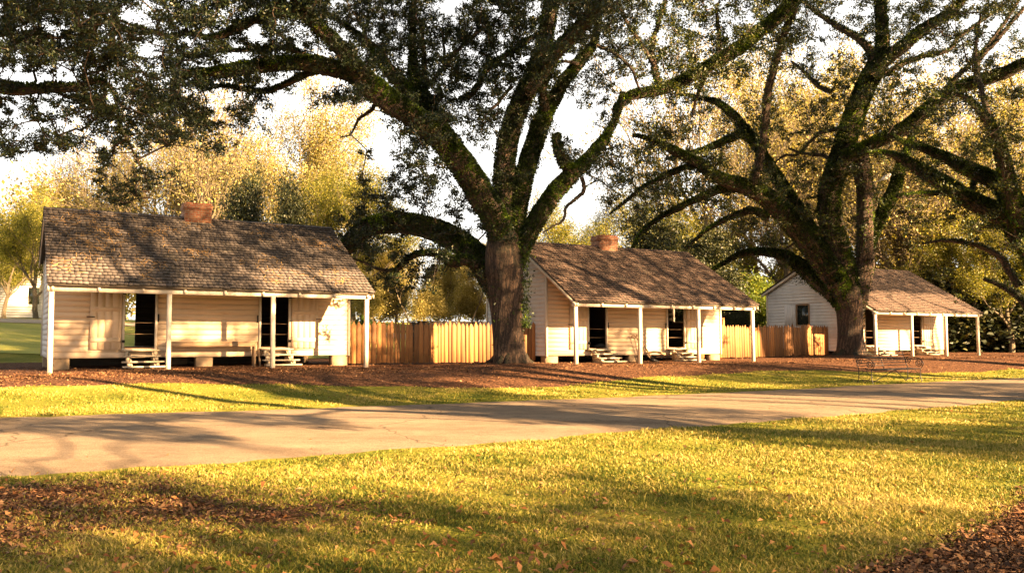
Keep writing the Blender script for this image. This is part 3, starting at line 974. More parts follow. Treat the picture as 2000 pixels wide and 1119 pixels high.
# pointed board leaning at its right end
pb = thing('leaning_board', 'narrow pointed board standing upright at the right end of the porch bench', 'board', cab_world(1, 6.03, DW - 0.42), CAB[1]['th'])
mb = MB()
prof = [(-0.06, -0.35), (0.07, -0.35), (0.065, 0.35), (0.03, 0.62), (-0.005, 0.76), (-0.04, 0.60), (-0.065, 0.30)]
V = [(0.02 * sgn, y, z) for sgn in (-1, 1) for (y, z) in prof]
V = np.array(V); V[:, 0] += (V[:, 2]) * -0.10; V[:, 1] += V[:, 2] * 0.12
n = len(prof)
mb.add(V, [(q, (q + 1) % n, n + (q + 1) % n, n + q) for q in range(n)], [t_ for q in range(1, n - 1) for t_ in ((0, q + 1, q), (n, n + q, n + q + 1))])
mb.build('board', M['brownwood'], pb)

# old plough leaning on cabin 2
p = cab_world(2, 4.55, DW - 0.5); gz = float(G(p[0], p[1]))
Pl = thing('wooden_plough', 'old wooden hand plough with curved handles leaning on the middle cabin', 'plough', (p[0], p[1], gz), CAB[2]['th'])
for dx in (0, 0.22):
    q = catmull(np.array([(-0.50 + dx, 0.32, 1.02), (-0.42 + dx, 0.30, 1.08), (-0.30 + dx, 0.26, 1.02), (-0.12 + dx * 0.8, 0.18, 0.70), (0.05 + dx * 0.6, 0.10, 0.42), (0.22 + dx * 0.3, 0.02, 0.18), (0.40, -0.05, 0.06)], float), 5)
    mb = MB(); mb.tube(q, np.linspace(0.026, 0.032, len(q)), 8); mb.build('handle', M['brownwood'], Pl, True)
mb = MB(); mb.tube(catmull(np.array([(0.1, 0.08, 0.36), (0.5, -0.02, 0.40), (0.95, -0.08, 0.30)], float), 5), 0.045, 8); mb.build('beam', M['brownwood'], Pl, True)
mb = MB()
mb.add(np.array([(0.22, 0.0, 0.24), (0.62, -0.16, 0.0), (0.30, 0.12, -0.01), (0.25, -0.12, 0.02)]), T=[(0, 1, 2), (0, 3, 1), (0, 2, 3), (1, 3, 2)]); mb.build('ploughshare', M['iron'], Pl)
mb = MB(); mb.bar((-0.12, 0.18, 0.70), (0.06, 0.18, 0.70), 0.03, 0.03); mb.build('crossbar', M['brownwood'], Pl)

# pine straw on the nearest roof
def roof_straw():
    n = 600
    cl = rng.uniform(0, 1, (40, 2)) * (9.0, 4.0)
    k = rng.integers(0, 40, n)
    a = cl[k, 0] + rng.normal(0, 0.28, n); b = cl[k, 1] + rng.normal(0, 0.18, n)
    ok = (a > 0) & (a < 9.1) & (b > -0.1) & (b < 4.1)
    a, b = a[ok], b[ok]; n = len(a)
    L = rng.uniform(0.10, 0.28, n); az = rng.uniform(0, pi, n)
    sl = sqrt(1 + SF * SF)
    e1 = np.array([1, 0, 0]); e2 = np.array([0, 1, SF]) / sl; nn = np.array([0, -SF, 1]) / sl
    d = np.cos(az)[:, None] * e1 + np.sin(az)[:, None] * e2; q = -np.sin(az)[:, None] * e1 + np.cos(az)[:, None] * e2
    c = np.stack([a, b, HB + HR - (DR - b) * SF], -1) + nn * 0.05
    w = 0.006
    V = np.stack([c - d * L[:, None] / 2 + q * w, c - d * L[:, None] / 2 - q * w, c + d * L[:, None] / 2 - q * w + nn * 0.012, c + d * L[:, None] / 2 + q * w + nn * 0.012], 1).reshape(-1, 3)
    i = np.arange(n)[:, None] * 4
    o = mesh_np('pine_straw', V, [np.concatenate([i, i + 1, i + 2, i + 3], 1)], M['straw'])
    o.location = (CAB[1]['x'], CAB[1]['y'], CAB[1]['z']); o.rotation_euler = (0, 0, CAB[1]['th'])
    tag(o, 'thin brown fallen straw lying on the grey shingles of the nearest roof', 'straw', kind='stuff')
roof_straw()

# ------------------------------------------------------------------ fences
def fence(A, B, label, hmean, seed):
    r = np.random.default_rng(seed)
    A = np.array(A); B = np.array(B); L = np.linalg.norm(B - A); ang = math.atan2(B[1] - A[1], B[0] - A[0])
    gz = float(G(*A))
    R = thing('picket_fence', label, 'fence', (A[0], A[1], gz), ang, 'pointed picket fences between the cabins')
    mb = MB()
    x = 0.0
    zg = lambda x: float(G(A[0] + x * cos(ang), A[1] + x * sin(ang))) - gz
    while x < L:
        w = r.choice([0.12, 0.15, 0.17, 0.19, 0.2]); e = min(x + w, L)
        if e - x < 0.06: break
        z0 = zg(x) + 0.04 + abs(r.normal(0, 0.015)); h = z0 + hmean + r.normal(0, 0.035); pt = r.uniform(0.10, 0.17)
        y0 = r.normal(0, 0.006); th = 0.022; ln = r.normal(0, 0.008); g = 0.006
        m_ = (x + e) / 2 + r.normal(0, 0.008)
        V = []
        for y in (y0 - th, y0):
            V += [(x + g, y, z0), (e - g, y, z0), (e - g + ln, y, h - pt), (m_ + 0.012 + ln, y, h), (m_ - 0.012 + ln, y, h), (x + g + ln, y, h - pt)]
        mb.add(np.array(V), [(0, 1, 7, 6), (1, 2, 8, 7), (2, 3, 9, 8), (3, 4, 10, 9), (4, 5, 11, 10), (5, 0, 6, 11), (0, 5, 2, 1), (5, 4, 3, 2), (6, 7, 8, 11), (11, 8, 9, 10)])
        x = e + r.uniform(0.0, 0.012)
    mb.build('picket_panel', M['picket'], R)
    for z in (0.35, 1.15):
        mb = MB(); mb.box((0, 0.03, z), (L, 0.07, z + 0.09)); mb.build('rail', M['brownwood'], R)
    for q in range(int(L / 2.4) + 1):
        xx = min(0.2 + q * 2.4, L - 0.1)
        mb = MB(); mb.box((xx - 0.05, 0.075, zg(xx) - 0.2), (xx + 0.05, 0.175, 1.35)); mb.build('post', M['brownwood'], R)
fence(cab_world(1, WR + 0.02, DW + 0.75)[:2], cab_world(2, WL - 0.05, DW + 0.75)[:2], 'orange pointed picket fence from the nearest cabin to behind the big oak', 1.50, 3)
fence(cab_world(2, WR + 0.02, DW + 1.3)[:2], cab_world(3, WL - 0.05, DW + 0.75)[:2], 'orange pointed picket fence between the middle and farthest cabins', 1.53, 4)

# gate panel with an arched top behind fence 2
p = cab_world(2, WR + 0.35, DW + 2.3); gz = float(G(*p[:2]))
Gt = thing('arched_gate', 'wooden gate with an arched brown top behind the picket fence', 'gate', (p[0], p[1], gz), CAB[2]['th'])
arc = [(1.0 + 0.95 * cos(a), 1.62 + 0.17 * sin(a)) for a in np.linspace(pi, 0, 13)]
mb = MB()
for (x0, z0), (x1, z1) in zip(arc[:-1], arc[1:]):
    mb.hexa(np.array([(x0, -0.02, 0.1), (x1, -0.02, 0.1), (x1, 0.02, 0.1), (x0, 0.02, 0.1), (x0, -0.02, z0 - 0.0), (x1, -0.02, z1), (x1, 0.02, z1), (x0, 0.02, z0)]))
mb.build('board_panel', M['brownwood'], Gt)
mb = MB()
mb.box((0, -0.06, 1.86), (2.0, 0.06, 1.95)); mb.box((-0.1, -0.06, -0.1), (0.0, 0.06, 1.95)); mb.box((2.0, -0.06, -0.1), (2.1, 0.06, 1.95))
mb.build('gate_frame', M['picket'], Gt)

def dark_fence(A, B, h, label):
    A = np.array(A); B = np.array(B); L = np.linalg.norm(B - A); ang = math.atan2(B[1] - A[1], B[0] - A[0])
    gz = float(G(*A))
    R = thing('board_fence', label, 'fence', (A[0], A[1], gz), ang)
    mb = MB(); x = 0
    while x < L:
        hh = h + rng.normal(0, 0.02); z0 = float(G(A[0] + x * cos(ang), A[1] + x * sin(ang))) - gz
        mb.box((x, -0.012, z0 - 0.05), (x + 0.145, 0.012, hh)); x += 0.15
    mb.build('board_panel', M['darkwood'], R)
    mb = MB(); mb.box((0, -0.06, h), (L, 0.06, h + 0.05)); mb.build('cap_rail', M['darkwood'], R)
pa = W(800, 640, 42.0); pb_ = W(1010, 640, 46.0)
dark_fence(pa[:2], pb_[:2], 1.75, 'dark weathered board fence showing over the pickets left of the oak')
pa = W(1490, 640, 52.0); pb_ = W(1560, 640, 55.0)
dark_fence(pa[:2], pb_[:2], 1.5, 'dark weathered board fence behind the pickets beside the farthest cabin')

# ------------------------------------------------------------------ iron bench
bx, by = XY(23.0, 15.85)
Bq = thing('iron_bench', 'black wrought iron bench with scroll arms on the grass by the road', 'bench', (bx, by, float(G(bx, by))), TH)
HL, BD, SH, BH = 1.20, 0.44, 0.42, 0.93
mb = MB()
for k in range(7):
    y = -BD * 0.5 + k * BD / 6
    mb.bar((-HL, y, SH), (HL, y, SH), 0.035, 0.008)
mb.tube([(-HL, -BD * 0.5 - 0.02, SH - 0.01), (HL, -BD * 0.5 - 0.02, SH - 0.01)], 0.014, 6)
mb.build('seat', M['iron'], Bq)
mb = MB()
for z in np.linspace(SH + 0.10, BH, 6):
    mb.bar((-HL, BD * 0.5 + (z - SH) * 0.28, z), (HL, BD * 0.5 + (z - SH) * 0.28, z), 0.012, 0.022)
for x in (-HL, 0, HL):
    mb.tube([(x, BD * 0.5 - 0.02, SH - 0.02), (x, BD * 0.5 + 0.04, SH + 0.15), (x, BD * 0.5 + (BH - SH) * 0.28 + 0.01, BH)], 0.012, 6)
mb.build('backrest', M['iron'], Bq)
def spiral(x, cy, cz, r, turns, d):
    t = np.linspace(0, 1, 30)
    rr = r * (1 - 0.85 * t); a = d * turns * 2 * pi * t + pi / 2
    return np.stack([np.full(30, x), cy + rr * np.cos(a), cz + rr * np.sin(a)], -1)
for x in (-HL, HL):
    mb = MB()
    mb.tube(spiral(x, -BD * 0.5 + 0.06, SH + 0.17, 0.13, 1.9, 1), 0.013, 6)
    mb.tube(spiral(x, BD * 0.5 - 0.04, SH + 0.24, 0.10, 1.7, -1), 0.012, 6)
    mb.tube(catmull(np.array([(x, BD * 0.5 + 0.10, SH + 0.34), (x, 0.05, SH + 0.36), (x, -BD * 0.5 + 0.06, SH + 0.31), (x, -BD * 0.5 - 0.10, SH + 0.17), (x, -BD * 0.5 - 0.03, SH)], float), 6), 0.012, 6)
    mb.build('armrest', M['iron'], Bq)
    for sy in (-1, 1):
        mb = MB()
        y = sy * BD * 0.5
        mb.tube(catmull(np.array([(x, y, SH - 0.01), (x, y * 0.96, SH * 0.55), (x, y * 1.02, 0.14), (x, y * 1.22, -0.02)], float), 5), 0.013, 6)
        mb.tube(catmull(np.array([(x, y * 0.98, SH * 0.42), (x, y * 0.5, SH * 0.30), (x, 0.02, SH * 0.08)], float), 5), 0.008, 5)
        mb.tube(catmull(np.array([(x, y * 0.2, SH - 0.02), (x, y * 0.42, SH * 0.75), (x, y * 0.9, SH * 0.6)], float), 5), 0.008, 5)
        mb.build('leg', M['iron'], Bq)
for sx in (-1, 1):
    mb = MB(); mb.tube([(0.0, -BD * 0.4, SH - 0.02), (sx * HL * 0.62, 0.0, 0.06), (sx * HL * 0.98, 0.1, 0.12)], 0.012, 6); mb.build('brace', M['iron'], Bq)

# ------------------------------------------------------------------ far house at the left
hz = float(G(*W(50, 640, 60.0)[:2]))
hp = W(60, 634, 60.0)
Hs = thing('white_house', 'white clapboard house far behind the left end of the nearest cabin', 'house', (hp[0], hp[1], float(G(hp[0], hp[1]))), 0.22)
def hspan(h):
    if h < 2.7: return (-2.1, 4.5)
    k = (h - 2.7) / 2.3
    return (-2.1 + 3.3 * k, 4.5 - 3.3 * k) if k < 0.95 else None
mb = MB(); clap(mb, 'a', 0.0, -1, 0.3, hspan, [(-0.2, 0.5, 1.3, 2.5)], 0.18); mb.build('gable_wall', M['white'], Hs)
mb = MB()
mb.box((-2.08, 0.02, 0.3), (4.48, 7.0, 2.65)); mb.build('side_wall', M['white'], Hs)
mb = MB()
for sgn in (-1, 1):
    x0 = 1.2 + sgn * 3.6
    V = np.array([(x0, -0.35, 2.5), (1.2, -0.35, 5.05), (1.2, 7.3, 5.05), (x0, 7.3, 2.5), (x0, -0.35, 2.6), (1.2, -0.35, 5.17), (1.2, 7.3, 5.17), (x0, 7.3, 2.6)])
    mb.add(V, [(0,3,2,1),(4,5,6,7),(0,1,5,4),(1,2,6,5),(2,3,7,6),(3,0,4,7)])
mb.box((-4.2, -0.2, 2.28), (-2.2, 7.0, 2.36))
mb.build('roof', M['shingle_grey'], Hs)
mb = MB(); mb.box((0.9, -0.75, -0.3), (2.5, -0.03, 1.6), 0.02); mb.box((1.15, -0.6, 1.6), (2.2, -0.03, 3.6), 0.02); mb.build('chimney', M['white'], Hs)
for x in (-4.0, -3.1):
    mb = MB(); mb.box((x - 0.07, -0.1, -0.2), (x + 0.07, 0.04, 2.28)); mb.build('porch_post', M['trim'], Hs)
mb = MB(); mb.box((-4.2, -0.05, 0.95), (-2.15, 0.0, 1.03)); mb.box((-4.2, -0.05, 0.55), (-2.15, 0.0, 0.6)); mb.box((-4.2, -0.2, 0.22), (-2.15, 6, 0.3)); mb.build('porch_rail', M['trim'], Hs)
mb = MB(); mb.box((-0.2, -0.03, 1.3), (0.5, 0.01, 2.5)); mb.build('window', M['glass'], Hs)

# ------------------------------------------------------------------ street lamp
lp = W(1692, 640, 56.0); lz = float(G(*lp[:2]))
SL = thing('street_lamp', 'grey cobra head street lamp on a pole behind the second oak', 'lamp', (lp[0], lp[1], lz), 0)
head = W(1722, 352, 56.0) - np.array([lp[0], lp[1], lz]); tipp = W(1740, 340, 56.0) - np.array([lp[0], lp[1], lz])
mb = MB(); mb.tube([(0, 0, -0.3), (0, 0, 5), (0, 0, head[2] - 0.4)], [0.11, 0.09, 0.07], 10); mb.build('pole', M['grey'], SL, True)
mb = MB(); mb.tube(catmull(np.array([(0, 0, head[2] - 0.45), (0.45, -0.05, head[2] - 0.15), tuple(head)], float), 6), 0.03, 8); mb.build('arm', M['grey'], SL, True)
mb = MB()
t = np.linspace(0, 1, 9)[:, None]
mb.tube(head * (1 - t) + tipp * t, 0.17 * np.sin(np.linspace(0.35, pi - 0.25, 9)), 10); mb.build('lamp_head', M['grey'], SL, True)

# ------------------------------------------------------------------ trees
def tube_uv(P, R, sides, lump=0.0, ph=0.0):
    P = np.asarray(P, float); m = len(P); R = np.broadcast_to(np.asarray(R, float), (m,))
    T, Nn, B = frames(P)
    a = np.arange(sides) * 2 * pi / sides
    d = np.concatenate([[0], np.cumsum(np.linalg.norm(np.diff(P, axis=0), axis=1))])
    A = a[None, :]; D = d[:, None]
    rr = R[:, None] * (1 + lump * (0.9 * np.sin(3 * A + ph + D * 0.7) + 0.6 * np.sin(5 * A - D * 1.1 + 2 * ph) + 0.5 * np.sin(2 * A + D * 1.9 + ph) + 0.35 * np.sin(9 * A + D * 2.3)))
    V = P[:, None] + rr[:, :, None] * (np.cos(A)[..., None] * Nn[:, None] + np.sin(A)[..., None] * B[:, None])
    i, j = np.meshgrid(np.arange(m - 1), np.arange(sides), indexing='ij')
    j2 = (j + 1) % sides
    Q = np.stack([i * sides + j, i * sides + j2, (i + 1) * sides + j2, (i + 1) * sides + j], -1).reshape(-1, 4)
    um = 2 * pi * float(np.mean(R)) / sides
    uv = np.stack([np.stack([j * um, d[i]], -1), np.stack([(j + 1) * um, d[i]], -1), np.stack([(j + 1) * um, d[i + 1]], -1), np.stack([j * um, d[i + 1]], -1)], 2).reshape(-1, 2)
    return V.reshape(-1, 3), Q, uv

class TM:
    def __init__(s): s.V = []; s.Q = []; s.U = []; s.n = 0
    def tube(s, P, R, sides, lump=0.0, ph=0.0):
        V, Q, u = tube_uv(P, R, sides, lump, ph)
        s.V.append(V); s.Q.append(Q + s.n); s.U.append(u); s.n += len(V)
    def build(s, name, mat, parent=None):
        if not s.V: return None
        return mesh_np(name, np.concatenate(s.V), [np.concatenate(s.Q)], mat, parent, True, uv=np.concatenate(s.U))

def rand_dirs(n, up=0.0):
    d = rng.normal(0, 1, (n, 3)); d[:, 2] += up
    return d / (np.linalg.norm(d, axis=1)[:, None] + 1e-9)

def leaves(name, C, A, L, Wd, mat, parent, nup=0.8):
    """C centres, A axis dirs, L lengths"""
    n = len(C)
    nn = rand_dirs(n, nup)
    b = np.cross(nn, A); b /= np.linalg.norm(b, axis=1)[:, None] + 1e-9
    nn = np.cross(A, b)
    L = np.broadcast_to(L, (n,))[:, None]; Wd = np.broadcast_to(Wd, (n,))[:, None]
    f = nn * Wd * 0.22
    V = np.stack([C - A * L / 2, C + b * Wd / 2 + f, C + A * L / 2, C - b * Wd / 2 + f], 1).reshape(-1, 3)
    i = np.arange(n)[:, None] * 4
    return mesh_np(name, V, [np.concatenate([i, i + 1, i + 2, i + 3], 1)], mat, parent)

def clump_leaves(P, R, per, L, Wl, flat=0.75):
    """leaf positions in sprays around clump centres"""
    n = len(P)
    ns = 6
    sd = rand_dirs(n * ns, 0.15).reshape(n, ns, 3)
    q = max(1, per // ns)
    t = rng.uniform(0.15, 1.0, (n, ns, q)) ** 0.7
    R = np.broadcast_to(R, (n,))
    C = P[:, None, None] + sd[:, :, None] * (t * R[:, None, None])[..., None]
    C = C + rng.normal(0, 0.075, C.shape) * R[:, None, None, None] / 0.45
    C[..., 2] = P[:, None, None, 2] + (C[..., 2] - P[:, None, None, 2]) * flat
    A = sd[:, :, None] + rng.normal(0, 0.8, C.shape)
    A = A / (np.linalg.norm(A, axis=-1)[..., None] + 1e-9)
    m = n * ns * q
    sz = rng.uniform(0.7, 1.25, m)
    return C.reshape(-1, 3), A.reshape(-1, 3), L * sz, Wl * sz, sd

def connect(nodes, clumps):
    """grow branchlets from existing nodes out to clump centres; returns list of (parent_index, child_index)"""
    pts = [np.asarray(p) for p in nodes]
    base = np.array(nodes)
    d0 = np.min(np.linalg.norm(clumps[:, None] - base[None], axis=2), axis=1)
    order = np.argsort(d0)
    allp = np.empty((len(base) + len(clumps), 3)); allp[:len(base)] = base
    par = np.full(len(allp), -1)
    cost = np.zeros(len(allp))
    m = len(base)
    for k in order:
        c = clumps[k]
        d = np.linalg.norm(allp[:m] - c, axis=1)
        j = int(np.argmin(d + 0.25 * cost[:m]))
        allp[m] = c; par[m] = j; cost[m] = cost[j] * 0.8 + d[j] * 0.3
        m += 1
    return allp, par, len(base)

def branch_mesh(tm, allp, par, nb, k0=0.0052, rmax=0.09):
    n = len(allp)
    cnt = np.zeros(n)
    for i in range(n - 1, nb - 1, -1):
        cnt[i] += 1
        if par[i] >= nb: cnt[par[i]] += cnt[i]
    for i in range(nb, n):
        p = par[i]
        a, b = allp[p], allp[i]
        L = np.linalg.norm(b - a)
        if L < 0.05: continue
        r1 = min(rmax, k0 * sqrt(cnt[i]) + 0.004)
        r0 = min(rmax, r1 * 1.25)
        nseg = max(2, int(L / 0.35))
        t = np.linspace(0, 1, nseg + 1)[:, None]
        P = a * (1 - t) + b * t
        w = rng.normal(0, 0.09, P.shape) * min(1.0, L)
        w[0] = w[-1] = 0
        P = P + w
        P[:, 2] += (np.sin(t[:, 0] * pi) * rng.uniform(-0.04, 0.12) * L)
        tm.tube(P, np.linspace(r0, r1, nseg + 1), 5 if r1 > 0.02 else 4)

def px_limb(pts, Z0, dz0, dz1, n_per=7):
    P = np.array(pts, float)
    d = np.concatenate([[0], np.cumsum(np.hypot(*np.diff(P[:, :2], axis=0).T))]); d /= d[-1]
    dz = dz0 + (dz1 - dz0) * smooth01(d * 0.9 + 0.05)
    Q = catmull(np.column_stack([P, Z0 + dz]), n_per)
    X = W(Q[:, 0], Q[:, 1], Q[:, 3])
    R = np.maximum(Q[:, 2], 2.0) / 2 / F * Q[:, 3]
    return X, R, Q

def fern_on(P, R, dens, out):
    """short fern fronds / ivy on a limb surface"""
    seg = np.linalg.norm(np.diff(P, axis=0), axis=1)
    T, Nn, B = frames(P)
    for i in range(len(seg)):
        n = rng.poisson(dens * seg[i] * 2 * pi * R[i])
        if n == 0: continue
        t = rng.uniform(0, 1, (n, 1)); a = rng.uniform(0, 2 * pi, n)
        r = R[i] * (1 - t) + R[i + 1] * t
        d = np.cos(a)[:, None] * Nn[i] + np.sin(a)[:, None] * B[i]
        keep = rng.uniform(-0.9, 0.75, n) < d[:, 2]
        c = P[i] * (1 - t) + P[i + 1] * t + d * r
        s = rng.normal(0, 0.6, (n, 3)); s[:, 2] += 0.1
        ax = d + s; ax /= np.linalg.norm(ax, axis=1)[:, None]
        out.append((c[keep] + ax[keep] * 0.035, ax[keep]))

GRID_Y0 = -200
GRID = """
4444 4444 4444 4444 4444 4444 4444 4444 4444 4444
5555 5555 5555 5555 5555 5555 5555 5555 5555 5555
6666 6655 5566 5566 5566 6666 5555 5666 6666 6666
7777 7666 6666 6666 6566 7777 5556 6666 6666 6666
8888 5566 6656 6567 5378 8887 4456 6777 7565 7666
7777 6656 5553 3466 7787 7776 5556 6777 5466 6555
6788 8764 4453 3466 7767 6654 4566 6766 5566 5554
6558 8765 3332 2356 6665 4333 3466 4334 6555 5444
7667 7775 4430 0023 5653 2112 2444 4334 5654 5444
6545 7653 2100 0002 4542 1112 3644 5455 5555 4444
2103 6520 0000 0014 4321 1023 4555 5555 5434 4444
0000 6700 0000 0136 5422 1002 3455 4555 4334 4445
0000 0000 0000 1355 4324 0000 2334 5554 3323 3444
0000 0000 0000 0364 2334 0000 0233 4343 2002 2344
0000 0000 0000 0035 4210 0000 0000 0022 1000 1333
0000 0000 0000 0014 1000 0000 0000 0000 0000 0121
""".split('\n')
GRID = [[int(ch) for ch in r.replace(' ', '')] for r in GRID if r.strip()]

